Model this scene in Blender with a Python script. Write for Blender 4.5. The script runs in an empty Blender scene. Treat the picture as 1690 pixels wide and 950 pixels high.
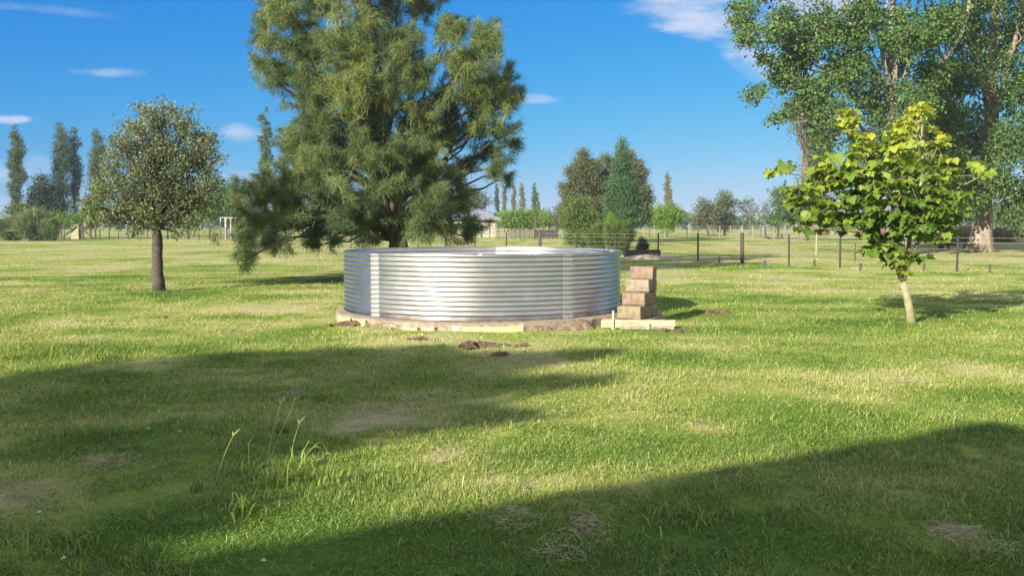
import bpy, math, random
import numpy as np
from mathutils import Vector

random.seed(7)
RNG = np.random.default_rng(11)
SC = bpy.context.scene
COL = SC.collection
R = math.radians

# ------------------------------------------------------------------ camera
F = 1530.0                      # focal length in pixels of the 1690 px wide photograph
PITCH = math.atan(104 / F)
CAMZ = 1.6
cd = bpy.data.cameras.new('camera')
cam = bpy.data.objects.new('camera', cd)
COL.objects.link(cam)
cam.location = (0, 0, CAMZ)
cam.rotation_euler = (R(90) - PITCH, 0, 0)
cd.sensor_width = 36
cd.lens = 36 * F / 1690
cd.clip_start = 0.05
cd.clip_end = 8000
SC.camera = cam

# ------------------------------------------------------------------ sun and sky
SUN_DIR = (0.62, 0.785)         # direction in which shadows fall on the ground
SUN_EL = R(21)
EXPO = 1.3
CLOUD = 1.04                     # brightness of the unseen cloud added as neutral fill light
sl = bpy.data.lights.new('sun', 'SUN')
sl.energy = 5.0
sl.angle = R(0.6)
sl.color = (1.0, 0.90, 0.72)
sun = bpy.data.objects.new('sun', sl)
COL.objects.link(sun)
sd = Vector((SUN_DIR[0] * math.cos(SUN_EL), SUN_DIR[1] * math.cos(SUN_EL), -math.sin(SUN_EL)))
sun.rotation_euler = sd.to_track_quat('-Z', 'Y').to_euler()
sun.location = (-12, -15, 20)

W = bpy.data.worlds.new('World')
SC.world = W
W.use_nodes = True
wn, wl = W.node_tree.nodes, W.node_tree.links
wn.clear()


def wnode(t, **kw):
    n = wn.new(t)
    for k, v in kw.items():
        setattr(n, k, v)
    return n


def wmath(op, a, b=None):
    n = wnode('ShaderNodeMath', operation=op)
    for i, v in enumerate((a, b)):
        if v is None:
            continue
        if isinstance(v, (int, float)):
            n.inputs[i].default_value = v
        else:
            wl.new(v, n.inputs[i])
    return n.outputs[0]


sky = wnode('ShaderNodeTexSky', sky_type='NISHITA')
sky.sun_disc = False
sky.sun_elevation = SUN_EL
sky.sun_rotation = math.atan2(-SUN_DIR[0], -SUN_DIR[1])
sky.altitude = 0
sky.air_density = 1.0
sky.dust_density = 0.3
sky.ozone_density = 4.0
tc = wnode('ShaderNodeTexCoord')
sp = wnode('ShaderNodeSeparateXYZ')
wl.new(tc.outputs['Generated'], sp.inputs[0])
yy = wmath('MAXIMUM', sp.outputs[1], 0.05)
uu = wmath('DIVIDE', sp.outputs[0], yy)
vv = wmath('DIVIDE', sp.outputs[2], yy)
cmb = wnode('ShaderNodeCombineXYZ')
wl.new(uu, cmb.inputs[0]); wl.new(wmath('MULTIPLY', vv, 2.6), cmb.inputs[1])
nz = wnode('ShaderNodeTexNoise')
nz.inputs['Scale'].default_value = 9.0
nz.inputs['Detail'].default_value = 7.0
nz.inputs['Roughness'].default_value = 0.6
wl.new(cmb.outputs[0], nz.inputs['Vector'])
nfac = nz.outputs['Fac']


def dirpix(px, py):
    a, b = (px - 845) / F, (475 - py) / F
    y = math.cos(PITCH) + b * math.sin(PITCH)
    z = -math.sin(PITCH) + b * math.cos(PITCH)
    return a / y, z / y


# soft cloud masks in sky directions: px, py, half width, half height, slope, strength
CLOUDS = [(1160, 14, 150, 54, 0.38, 1.0), (1232, 74, 80, 28, 0.6, 0.8), (1060, 6, 45, 22, 0.1, 0.6), (1340, 5, 130, 70, 0.2, 0.8), (1290, 95, 70, 22, 0.5, 0.4),
          (165, 120, 62, 8, 0.02, 0.55), (15, 197, 34, 7, 0.0, 1.0), (20, 280, 75, 24, 0.0, 0.55), (400, 222, 42, 15, 0.05, 0.8),
          (885, 164, 38, 9, 0.08, 0.7), (60, 330, 120, 26, 0.0, 0.4), (400, 300, 60, 20, 0.0, 0.3), (90, 18, 120, 7, 0.1, 0.22), (1235, 115, 40, 10, 0.4, 0.2)]
total = None
for (cx, cy, hw, hh, sl_, st) in CLOUDS:
    u0, v0 = dirpix(cx, cy)
    du = wmath('SUBTRACT', uu, u0)
    dv = wmath('ADD', wmath('SUBTRACT', vv, v0), wmath('MULTIPLY', du, sl_))
    q = wmath('ADD', wmath('POWER', wmath('ABSOLUTE', wmath('DIVIDE', du, hw / F)), 2.0), wmath('POWER', wmath('ABSOLUTE', wmath('DIVIDE', dv, hh / F)), 2.0))
    q = wmath('ADD', q, wmath('MULTIPLY', wmath('SUBTRACT', nfac, 0.48), 8.0))
    m = wnode('ShaderNodeMapRange', interpolation_type='SMOOTHSTEP')
    m.inputs['From Min'].default_value = 1.8
    m.inputs['From Max'].default_value = -0.4
    m.inputs['To Min'].default_value = 0.0
    m.inputs['To Max'].default_value = st
    wl.new(q, m.inputs['Value'])
    total = m.outputs[0] if total is None else wmath('MAXIMUM', total, m.outputs[0])
front = wmath('GREATER_THAN', sp.outputs[1], 0.06)
total = wmath('MULTIPLY', total, front)
# tone of the Nishita sky per channel (deep azure overhead, pale at the horizon)
ss = wnode('ShaderNodeSeparateColor')
wl.new(sky.outputs[0], ss.inputs[0])
cc = wnode('ShaderNodeCombineColor')
KS = 10.0 / 2 ** EXPO
for k_, (co, pw) in enumerate(((0.0083, 2.12), (0.105, 0.87), (0.47, 0.30))):
    wl.new(wmath('MULTIPLY', wmath('POWER', ss.outputs[k_], pw), co * KS), cc.inputs[k_])
mx = wnode('ShaderNodeMix', data_type='RGBA')
wl.new(wmath('MULTIPLY', total, 0.78), mx.inputs['Factor'])
wl.new(cc.outputs[0], mx.inputs['A'])
mx.inputs['B'].default_value = (0.76 * KS, 0.79 * KS, 0.93 * KS, 1)
# added fill light: bright broken cloud out of view, overhead and behind
ov = wmath('ADD', wmath('SUBTRACT', wmath('MULTIPLY', sp.outputs[2], 0.95), sp.outputs[1]), wmath('MULTIPLY', wmath('MAXIMUM', wmath('SUBTRACT', sp.outputs[0], 0.6), 0.0), 3.5))  # added cloud also spreads to the right, whitening the tank's reflections
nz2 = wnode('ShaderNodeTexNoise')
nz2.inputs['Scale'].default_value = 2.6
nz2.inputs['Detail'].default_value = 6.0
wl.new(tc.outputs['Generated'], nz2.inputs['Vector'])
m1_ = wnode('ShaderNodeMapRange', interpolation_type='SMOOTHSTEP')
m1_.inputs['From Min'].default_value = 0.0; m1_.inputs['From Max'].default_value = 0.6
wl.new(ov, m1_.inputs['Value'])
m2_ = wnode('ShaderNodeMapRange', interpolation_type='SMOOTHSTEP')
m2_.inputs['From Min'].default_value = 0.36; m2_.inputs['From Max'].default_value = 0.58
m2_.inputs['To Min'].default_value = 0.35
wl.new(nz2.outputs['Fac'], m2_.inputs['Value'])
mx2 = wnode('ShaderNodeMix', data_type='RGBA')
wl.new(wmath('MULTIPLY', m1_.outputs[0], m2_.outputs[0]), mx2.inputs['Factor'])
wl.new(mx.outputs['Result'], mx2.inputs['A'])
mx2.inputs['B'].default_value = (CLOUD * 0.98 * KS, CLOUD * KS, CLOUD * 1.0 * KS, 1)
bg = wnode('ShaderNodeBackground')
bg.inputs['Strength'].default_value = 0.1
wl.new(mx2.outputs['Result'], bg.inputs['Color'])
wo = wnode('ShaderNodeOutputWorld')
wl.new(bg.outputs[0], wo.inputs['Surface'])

SC.view_settings.view_transform = 'Standard'
SC.view_settings.look = 'None'
SC.view_settings.exposure = EXPO
SC.view_settings.gamma = 1
SC.render.engine = 'CYCLES'
SC.cycles.max_bounces = 6
SC.cycles.diffuse_bounces = 3
SC.cycles.glossy_bounces = 4
SC.cycles.transmission_bounces = 4
SC.cycles.volume_bounces = 0
SC.cycles.use_denoising = True
SC.cycles.sample_clamp_indirect = 8


# ------------------------------------------------------------------ pixel helpers (positions in the real world)
def at(px, py, y):
    u, v = dirpix(px, py)
    return np.array((u * y, y, CAMZ + v * y))


def ground(px, py, h=0.0):
    u, v = dirpix(px, py)
    y = (CAMZ - h) / (-v)
    return np.array((u * y, y, h))


# ------------------------------------------------------------------ noise
_T = np.random.default_rng(5).random((256, 256))


def vnoise(x, y, s, o=0):
    x = np.asarray(x, float) / s + 37.3 * o + 1000
    y = np.asarray(y, float) / s + 11.7 * o + 1000
    xi, yi = np.floor(x).astype(int), np.floor(y).astype(int)
    fx, fy = x - xi, y - yi
    fx, fy = fx * fx * (3 - 2 * fx), fy * fy * (3 - 2 * fy)
    a = _T[xi & 255, yi & 255]; b = _T[(xi + 1) & 255, yi & 255]
    c = _T[xi & 255, (yi + 1) & 255]; d = _T[(xi + 1) & 255, (yi + 1) & 255]
    return (a * (1 - fx) + b * fx) * (1 - fy) + (c * (1 - fx) + d * fx) * fy


def fbm(x, y, s, o=0):
    return 0.55 * vnoise(x, y, s, o) + 0.3 * vnoise(x, y, s / 2.1, o + 3) + 0.15 * vnoise(x, y, s / 4.3, o + 5)


TANK_C = np.array((-0.53, 16.80)); TANK_R = 2.48; SLAB_H = 0.11; SLAB_R = 2.62; SLAB_C = np.array((-0.50, 16.60))


def hgt(x, y):
    d = np.hypot(x, y)
    k = np.clip(1.3 - d / 60, 0.15, 1)
    h = (fbm(x, y, 2.3, 1) - 0.5) * 0.10 * k + (vnoise(x, y, 0.35, 9) - 0.5) * 0.042 * k
    dt = np.hypot(x - TANK_C[0], y - TANK_C[1])
    w = np.clip((dt - 2.6) / 1.2, 0, 1)
    return h * (0.15 + 0.85 * w) - 0.01


def spots(x, y, lst):
    """sum of soft elliptic spots given as px, py, half width px, half height px, strength"""
    s = np.zeros_like(np.asarray(x, float))
    for (px, py, hw, hh, a) in lst:
        c = ground(px, py); e = ground(px, py - hh)
        rx = hw / F * c[1]; ry = max(e[1] - c[1], 0.05)
        q = ((x - c[0]) / rx) ** 2 + ((y - c[1]) / ry) ** 2
        s = s + a * np.exp(-q * 1.2)
    return s


DRY = [(500, 500, 90, 10, 0.9), (520, 522, 60, 8, 1.1), (470, 535, 60, 6, 0.5), (420, 507, 30, 4, 0.7),
       (485, 655, 40, 6, 0.35), (610, 676, 40, 6, 0.35), (170, 772, 45, 16, 0.5), (60, 820, 60, 14, 0.4), (260, 730, 60, 10, 0.5), (740, 752, 60, 20, 0.8),
       (1170, 702, 70, 14, 1.0), (850, 860, 60, 18, 0.9), (960, 875, 60, 18, 0.8), (1600, 895, 80, 26, 1.0), (1590, 602, 60, 8, 0.9),
       (1260, 540, 60, 6, 0.5), (1560, 635, 60, 7, 0.7), (1420, 655, 60, 8, 0.4), (660, 660, 90, 10, 0.15), (1350, 432, 120, 5, 0.9), (1400, 480, 200, 6, 0.5),
       (1600, 425, 100, 5, 0.5), (930, 600, 80, 8, 0.4), (1250, 640, 90, 10, 0.4), (800, 800, 60, 16, 0.5), (560, 890, 80, 20, 0.4), (1080, 548, 60, 5, 0.7)]
LUSH = [(560, 640, 170, 32, 0.55), (430, 610, 160, 16, 0.4), (350, 490, 120, 10, 1.0), (250, 485, 70, 8, 1.0), (480, 490, 60, 6, 0.8), (90, 580, 110, 10, 1.0), (250, 680, 180, 50, 0.7), (700, 600, 90, 25, 0.8),
        (480, 790, 120, 50, 0.9), (1250, 440, 150, 5, 0.9), (1450, 560, 180, 14, 0.6), (980, 600, 100, 25, 0.5), (1500, 780, 220, 40, 0.2),
        (1060, 600, 60, 15, 0.8), (600, 800, 120, 30, 0.6), (1650, 640, 100, 20, 0.5), (1400, 540, 120, 10, 0.6), (300, 860, 120, 40, 0.6), (120, 660, 120, 30, 0.5)]


def dryness(x, y):
    d = np.hypot(x, y)
    streak = vnoise(x, y * 3.2, 3.4, 21)
    n = 0.50 * fbm(x, y, 1.1, 13) + 0.30 * streak + 0.35 * fbm(x, y, 5.5, 17)
    base = (n - 0.52) * 2.3 + 0.31
    base = base + np.clip((y - 18) / 30, 0, 1) * 0.22
    base = base + spots(x, y, DRY) * np.clip(2.6 * fbm(x, y, 0.45, 88) - 0.7, 0, 1.4) * 0.6 - spots(x, y, LUSH) * 0.45
    return np.clip(base, 0, 1.3)


def tallness(x, y):
    t = 0.72 + 0.7 * (fbm(x, y, 0.8, 31) - 0.5) * 2 + spots(x, y, LUSH) * 0.55 - spots(x, y, DRY) * 0.35
    return np.clip(t, 0.28, 2.2)


# ------------------------------------------------------------------ mesh builders
def link_mesh(name, V, faces, mat, parent=None, attrs=None, smooth=False, origin=None, mindex=None):
    """V (n,3); faces: list of int arrays, each (m,k)"""
    V = np.asarray(V, np.float32)
    if origin is not None:
        V = V - np.asarray(origin, np.float32)
    me = bpy.data.meshes.new(name)
    me.vertices.add(len(V))
    me.vertices.foreach_set('co', V.ravel())
    nl = sum(f.size for f in faces)
    nf = sum(len(f) for f in faces)
    li = np.concatenate([f.ravel() for f in faces]).astype(np.int32)
    tot = np.concatenate([np.full(len(f), f.shape[1], np.int32) for f in faces])
    st = np.concatenate(([0], np.cumsum(tot)[:-1])).astype(np.int32)
    me.loops.add(nl)
    me.loops.foreach_set('vertex_index', li)
    me.polygons.add(nf)
    me.polygons.foreach_set('loop_start', st)
    me.polygons.foreach_set('loop_total', tot)
    me.polygons.foreach_set('use_smooth', np.full(nf, bool(smooth)))
    if attrs:
        for k, (dom, a) in attrs.items():
            at_ = me.attributes.new(k, 'FLOAT', dom)
            at_.data.foreach_set('value', np.asarray(a, np.float32))
    me.update(calc_edges=True)
    for mt_ in (mat if isinstance(mat, (list, tuple)) else [mat]):
        me.materials.append(mt_)
    if mindex is not None:
        me.polygons.foreach_set('material_index', np.asarray(mindex, np.int32))
    o = bpy.data.objects.new(name, me)
    COL.objects.link(o)
    if parent is not None:
        o.parent = parent
    return o


class MB:
    """collects boxes, tubes and patches for one mesh"""
    def __init__(s):
        s.V = []; s.Q = []; s.T = []; s.n = 0

    def add(s, V, Q=None, T=None):
        V = np.asarray(V, float)
        if Q is not None and len(Q):
            s.Q.append(np.asarray(Q, int) + s.n)
        if T is not None and len(T):
            s.T.append(np.asarray(T, int) + s.n)
        s.V.append(V); s.n += len(V)

    def box(s, c, size, rz=0.0, rx=0.0, jit=0.0, bev=0.0):
        c = np.asarray(c, float); h = np.asarray(size, float) / 2
        b = min(bev, h.min() * 0.45)
        if b > 0:
            V = []
            for sx in (-1, 1):
                for sy in (-1, 1):
                    for sz in (-1, 1):
                        V += [(sx * (h[0] - b), sy * (h[1] - b), sz * h[2]), (sx * (h[0] - b), sy * h[1], sz * (h[2] - b)), (sx * h[0], sy * (h[1] - b), sz * (h[2] - b))]
            V = np.array(V)
            idx = lambda sx, sy, sz, k: ((sx > 0) * 4 + (sy > 0) * 2 + (sz > 0)) * 3 + k
            Q = []; T = []
            for sz in (-1, 1):
                Q.append([idx(-1, -1, sz, 0), idx(1, -1, sz, 0), idx(1, 1, sz, 0), idx(-1, 1, sz, 0)][::sz])
            for sy in (-1, 1):
                Q.append([idx(-1, sy, -1, 1), idx(1, sy, -1, 1), idx(1, sy, 1, 1), idx(-1, sy, 1, 1)][::-sy])
            for sx in (-1, 1):
                Q.append([idx(sx, -1, -1, 2), idx(sx, 1, -1, 2), idx(sx, 1, 1, 2), idx(sx, -1, 1, 2)][::sx])
            for a in (-1, 1):
                for bb in (-1, 1):
                    Q.append([idx(-1, a, bb, 0), idx(1, a, bb, 0), idx(1, a, bb, 1), idx(-1, a, bb, 1)])
                    Q.append([idx(a, -1, bb, 0), idx(a, 1, bb, 0), idx(a, 1, bb, 2), idx(a, -1, bb, 2)])
                    Q.append([idx(a, bb, -1, 1), idx(a, bb, 1, 1), idx(a, bb, 1, 2), idx(a, bb, -1, 2)])
            for sx in (-1, 1):
                for sy in (-1, 1):
                    for sz in (-1, 1):
                        T.append([idx(sx, sy, sz, 0), idx(sx, sy, sz, 1), idx(sx, sy, sz, 2)])
        else:
            V = np.array([(x, y, z) for x in (-h[0], h[0]) for y in (-h[1], h[1]) for z in (-h[2], h[2])])
            Q = [(0, 1, 3, 2), (4, 6, 7, 5), (0, 4, 5, 1), (2, 3, 7, 6), (0, 2, 6, 4), (1, 5, 7, 3)]; T = []
        if jit:
            V = V + RNG.normal(0, jit, V.shape)
        if rx:
            cr, sr = math.cos(rx), math.sin(rx)
            V = V @ np.array(((1, 0, 0), (0, cr, -sr), (0, sr, cr))).T
        if rz:
            cr, sr = math.cos(rz), math.sin(rz)
            V = V @ np.array(((cr, -sr, 0), (sr, cr, 0), (0, 0, 1))).T
        s.add(V + c, Q, T)
        return s

    def beam(s, a, b, w, h):
        """a bar of rectangular section from a to b"""
        a = np.asarray(a, float); b = np.asarray(b, float)
        d = b - a; L = np.linalg.norm(d); d /= L
        up = np.array((0, 0, 1.0)) if abs(d[2]) < 0.95 else np.array((0, 1.0, 0))
        sx = np.cross(d, up); sx /= np.linalg.norm(sx); u = np.cross(sx, d)
        V = []
        for e in (a, b):
            for (i, j) in ((-1, -1), (1, -1), (1, 1), (-1, 1)):
                V.append(e + sx * i * w / 2 + u * j * h / 2)
        s.add(V, [(0, 1, 2, 3), (7, 6, 5, 4), (0, 4, 5, 1), (1, 5, 6, 2), (2, 6, 7, 3), (3, 7, 4, 0)])
        return s

    def tube(s, P, r, n=8, rough=0.0):
        P = np.asarray(P, float); m = len(P)
        r = np.full(m, r) if np.isscalar(r) else np.asarray(r, float)
        D = np.gradient(P, axis=0); D /= np.linalg.norm(D, axis=1)[:, None] + 1e-9
        ref = np.array((0.13, 0.2, 0.97)) if abs(D[:, 2]).mean() < 0.8 else np.array((0.97, 0.2, 0.1))
        A = np.cross(D, ref); A /= np.linalg.norm(A, axis=1)[:, None] + 1e-9
        B = np.cross(D, A)
        t = np.linspace(0, 2 * math.pi, n, endpoint=False)
        rr = r[:, None] * (1 + (RNG.normal(0, rough, (m, n)) if rough else 0))
        V = P[:, None, :] + rr[..., None] * (np.cos(t)[None, :, None] * A[:, None, :] + np.sin(t)[None, :, None] * B[:, None, :])
        V = V.reshape(-1, 3)
        i = np.arange(m - 1)[:, None] * n; j = np.arange(n)[None, :]; k = (j + 1) % n
        Q = np.stack((i + j, i + k, i + n + k, i + n + j), -1).reshape(-1, 4)
        caps = [np.arange(1, n - 1), np.arange(2, n)]
        T0 = np.stack((np.zeros(n - 2, int), caps[1], caps[0]), -1)
        T1 = np.stack((np.zeros(n - 2, int), caps[0], caps[1]), -1) + (m - 1) * n
        s.add(V, Q, np.vstack((T0, T1)))
        return s

    def build(s, name, mat, parent=None, smooth=False, origin=None):
        faces = []
        if s.Q: faces.append(np.vstack(s.Q))
        if s.T: faces.append(np.vstack(s.T))
        return link_mesh(name, np.vstack(s.V), faces, mat, parent, None, smooth, origin)


def tag(o, label=None, cat=None, group=None, kind=None):
    if label: o['label'] = label
    if cat: o['category'] = cat
    if group: o['group'] = group
    if kind: o['kind'] = kind
    return o


def empty(name, loc, rz=0.0):
    o = bpy.data.objects.new(name, None)
    COL.objects.link(o)
    o.location = tuple(float(v) for v in loc); o.rotation_euler = (0, 0, rz)
    o.empty_display_size = 0.3
    return o


# ------------------------------------------------------------------ materials
def mat_new(name):
    m = bpy.data.materials.new(name)
    m.use_nodes = True
    nt = m.node_tree
    b = nt.nodes['Principled BSDF']
    return m, nt, nt.nodes, nt.links, b


def ramp(nt, fac, stops, interp='LINEAR'):
    r = nt.nodes.new('ShaderNodeValToRGB')
    r.color_ramp.interpolation = interp
    el = r.color_ramp.elements
    while len(el) < len(stops):
        el.new(0.5)
    for e, (p, c) in zip(el, stops):
        e.position = p; e.color = (*c, 1)
    nt.links.new(fac, r.inputs[0])
    return r.outputs[0]


def noise(nt, scale, detail=4, rough=0.55, coord='Object', stretch=None):
    t = nt.nodes.new('ShaderNodeTexCoord')
    n = nt.nodes.new('ShaderNodeTexNoise')
    n.inputs['Scale'].default_value = scale
    n.inputs['Detail'].default_value = detail
    n.inputs['Roughness'].default_value = rough
    if stretch:
        mp = nt.nodes.new('ShaderNodeMapping')
        mp.inputs['Scale'].default_value = stretch
        nt.links.new(t.outputs[coord], mp.inputs[0]); nt.links.new(mp.outputs[0], n.inputs['Vector'])
    else:
        nt.links.new(t.outputs[coord], n.inputs['Vector'])
    return n.outputs['Fac']


def leaf_mat(name, cols, transl=0.3, rough=0.55, spec=0.3, tboost=1.25):
    m, nt, N, L, b = mat_new(name)
    a = N.new('ShaderNodeAttribute'); a.attribute_name = 'rnd'
    stops = [(i / (len(cols) - 1), c) for i, c in enumerate(cols)]
    c = ramp(nt, a.outputs['Fac'], stops)
    L.new(c, b.inputs['Base Color'])
    b.inputs['Roughness'].default_value = rough
    b.inputs['Specular IOR Level'].default_value = spec
    tr = N.new('ShaderNodeBsdfTranslucent')
    g = N.new('ShaderNodeGamma'); g.inputs[1].default_value = 0.9
    hs_ = N.new('ShaderNodeHueSaturation'); hs_.inputs['Value'].default_value = tboost; hs_.inputs['Hue'].default_value = 0.487; hs_.inputs['Saturation'].default_value = 1.1
    L.new(c, hs_.inputs['Color']); L.new(hs_.outputs[0], tr.inputs['Color'])
    mx_ = N.new('ShaderNodeMixShader'); mx_.inputs[0].default_value = transl
    L.new(b.outputs[0], mx_.inputs[1]); L.new(tr.outputs[0], mx_.inputs[2])
    L.new(mx_.outputs[0], N['Material Output'].inputs['Surface'])
    return m


def solid_mat(name, c1, c2, scale=6, rough=0.8, bump=0.3, metal=0.0, detail=6, stretch=None, bscale=None, dist=0.02):
    m, nt, N, L, b = mat_new(name)
    f = noise(nt, scale, detail, 0.6, stretch=stretch)
    c = ramp(nt, f, [(0.3, c1), (0.7, c2)])
    L.new(c, b.inputs['Base Color'])
    b.inputs['Roughness'].default_value = rough
    b.inputs['Metallic'].default_value = metal
    if bump:
        f2 = noise(nt, bscale or scale * 4, 5, 0.65, stretch=stretch)
        bp = N.new('ShaderNodeBump'); bp.inputs['Strength'].default_value = bump; bp.inputs['Distance'].default_value = dist
        L.new(f2, bp.inputs['Height']); L.new(bp.outputs[0], b.inputs['Normal'])
    return m


M = {}
M['bark_dark'] = solid_mat('bark_dark', (0.045, 0.035, 0.028), (0.13, 0.10, 0.08), 5, 0.95, 0.9, stretch=(3, 3, 0.7), dist=0.05)
M['bark_grey'] = solid_mat('bark_grey', (0.09, 0.075, 0.06), (0.24, 0.20, 0.16), 8, 0.95, 0.9, stretch=(1, 1, 1.5), dist=0.03)
M['bark_stout'] = solid_mat('bark_stout', (0.035, 0.03, 0.025), (0.11, 0.092, 0.075), 8, 0.95, 0.9, stretch=(1, 1, 1.5), dist=0.03)
M['bark_pale'] = solid_mat('bark_pale', (0.12, 0.11, 0.09), (0.28, 0.262, 0.225), 1.5, 0.9, 0.6, stretch=(1, 1, 0.5), dist=0.05)
M['bark_young'] = solid_mat('bark_young', (0.15, 0.14, 0.075), (0.30, 0.27, 0.16), 7, 0.85, 0.4, dist=0.01)
M['bark_plane'] = solid_mat('bark_plane', (0.11, 0.09, 0.07), (0.29, 0.245, 0.19), 3.5, 0.95, 0.5, stretch=(1, 1, 0.4), dist=0.03)
M['wood_new'] = solid_mat('wood_new', (0.50, 0.38, 0.22), (0.72, 0.60, 0.42), 4, 0.8, 0.3, stretch=(0.6, 6, 6), dist=0.006)
M['wood_pale'] = solid_mat('wood_pale', (0.26, 0.21, 0.14), (0.48, 0.41, 0.30), 5, 0.85, 0.35, stretch=(0.8, 5, 5), dist=0.006)
M['wood_yellow'] = solid_mat('wood_yellow', (0.46, 0.33, 0.14), (0.68, 0.53, 0.27), 4, 0.8, 0.3, stretch=(0.6, 5, 5), dist=0.006)
M['wood_old'] = solid_mat('wood_old', (0.03, 0.027, 0.025), (0.09, 0.078, 0.066), 6, 0.9, 0.5, stretch=(4, 4, 0.6), dist=0.01)
M['wood_grey'] = solid_mat('wood_grey', (0.16, 0.145, 0.12), (0.32, 0.29, 0.24), 6, 0.9, 0.5, stretch=(4, 4, 0.6), dist=0.01)
M['wood_black'] = solid_mat('wood_black', (0.012, 0.012, 0.013), (0.035, 0.032, 0.03), 6, 0.8, 0.3)
M['iron_post'] = solid_mat('iron_post', (0.02, 0.018, 0.017), (0.05, 0.042, 0.036), 10, 0.8, 0.3)
M['wire'] = solid_mat('wire', (0.20, 0.19, 0.18), (0.34, 0.32, 0.30), 10, 0.6, 0.0)
M['galv_frame'] = solid_mat('galv_frame', (0.36, 0.37, 0.38), (0.50, 0.51, 0.52), 4, 0.6, 0.1)
M['white_paint'] = solid_mat('white_paint', (0.55, 0.55, 0.53), (0.70, 0.70, 0.68), 4, 0.6, 0.1)
M['cream_wall'] = solid_mat('cream_wall', (0.30, 0.275, 0.225), (0.38, 0.35, 0.29), 1.5, 0.9, 0.15)
M['pillar'] = solid_mat('pillar', (0.20, 0.20, 0.11), (0.30, 0.29, 0.17), 3, 0.9, 0.2)
M['roof_grey'] = solid_mat('roof_grey', (0.17, 0.18, 0.21), (0.24, 0.25, 0.28), 2, 0.6, 0.1)
M['dark_trim'] = solid_mat('dark_trim', (0.05, 0.045, 0.04), (0.09, 0.08, 0.07), 4, 0.7, 0.1)
M['render_wall'] = solid_mat('render_wall', (0.55, 0.53, 0.49), (0.64, 0.62, 0.58), 2, 0.9, 0.2)
M['soil'] = solid_mat('soil', (0.055, 0.035, 0.022), (0.17, 0.115, 0.075), 14, 1.0, 1.0, bscale=40, dist=0.03)
M['soil_dry'] = solid_mat('soil_dry', (0.10, 0.072, 0.048), (0.25, 0.19, 0.13), 9, 1.0, 0.9, bscale=35, dist=0.02)
M['straw'] = leaf_mat('straw', [(0.22, 0.17, 0.09), (0.38, 0.31, 0.18), (0.50, 0.43, 0.28), (0.30, 0.27, 0.18)], 0.15, 0.8, 0.2)
M['rubber'] = solid_mat('rubber', (0.015, 0.015, 0.015), (0.04, 0.04, 0.04), 6, 0.8, 0.2)

# galvanised steel
m, nt, N, L, b = mat_new('galvanised_steel')
f = noise(nt, 3.0, 5, 0.6)
f2 = noise(nt, 45.0, 2, 0.5)
stc = ramp(nt, f, [(0.3, (0.44, 0.455, 0.46)), (0.7, (0.58, 0.59, 0.60))])
tcz = N.new('ShaderNodeTexCoord'); sz_ = N.new('ShaderNodeSeparateXYZ'); L.new(tcz.outputs['Object'], sz_.inputs[0])
hz1 = N.new('ShaderNodeMath'); hz1.operation = 'MULTIPLY_ADD'; hz1.inputs[1].default_value = -0.22; L.new(noise(nt, 7.0, 6, 0.7), hz1.inputs[0]); L.new(sz_.outputs[2], hz1.inputs[2])
hz2 = N.new('ShaderNodeMapRange'); hz2.inputs['From Min'].default_value = -0.10; hz2.inputs['From Max'].default_value = -0.01; hz2.inputs['To Min'].default_value = 0.75; hz2.inputs['To Max'].default_value = 0.0
L.new(hz1.outputs[0], hz2.inputs['Value'])
mud = N.new('ShaderNodeMix'); mud.data_type = 'RGBA'; L.new(hz2.outputs[0], mud.inputs['Factor']); L.new(stc, mud.inputs['A']); mud.inputs['B'].default_value = (0.22, 0.17, 0.12, 1)
L.new(mud.outputs['Result'], b.inputs['Base Color'])
b.inputs['Metallic'].default_value = 1.0
mr = N.new('ShaderNodeMapRange'); mr.inputs['To Min'].default_value = 0.28; mr.inputs['To Max'].default_value = 0.40
L.new(f2, mr.inputs['Value']); L.new(mr.outputs[0], b.inputs['Roughness'])
M['steel'] = m
m, nt, N, L, b = mat_new('zinc_lap')
f = noise(nt, 22.0, 4, 0.6)
L.new(ramp(nt, f, [(0.3, (0.40, 0.41, 0.42)), (0.7, (0.54, 0.55, 0.56))]), b.inputs['Base Color'])
b.inputs['Metallic'].default_value = 0.8
b.inputs['Roughness'].default_value = 0.55
M['zinc'] = m
m, nt, N, L, b = mat_new('bolt_steel')
b.inputs['Base Color'].default_value = (0.30, 0.30, 0.31, 1); b.inputs['Metallic'].default_value = 0.8; b.inputs['Roughness'].default_value = 0.45
M['bolt'] = m


def block_mat(name, c1, c2):
    m, nt, N, L, b = mat_new(name)
    f = noise(nt, 9, 8, 0.7)
    L.new(ramp(nt, f, [(0.3, c1), (0.55, c2), (0.8, tuple(v * 1.2 for v in c2))]), b.inputs['Base Color'])
    b.inputs['Roughness'].default_value = 0.95
    bp = N.new('ShaderNodeBump'); bp.inputs['Strength'].default_value = 0.8; bp.inputs['Distance'].default_value = 0.008
    L.new(noise(nt, 60, 5, 0.7), bp.inputs['Height']); L.new(bp.outputs[0], b.inputs['Normal'])
    return m


M['block_red'] = block_mat('block_red', (0.10, 0.068, 0.05), (0.215, 0.155, 0.115))
M['block_grey'] = block_mat('block_grey', (0.12, 0.10, 0.072), (0.235, 0.20, 0.15))
M['block_olive'] = block_mat('block_olive', (0.11, 0.093, 0.058), (0.225, 0.185, 0.12))
M['slab'] = solid_mat('slab', (0.17, 0.14, 0.105), (0.30, 0.25, 0.19), 5, 0.95, 0.7, bscale=30, dist=0.015)

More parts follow.
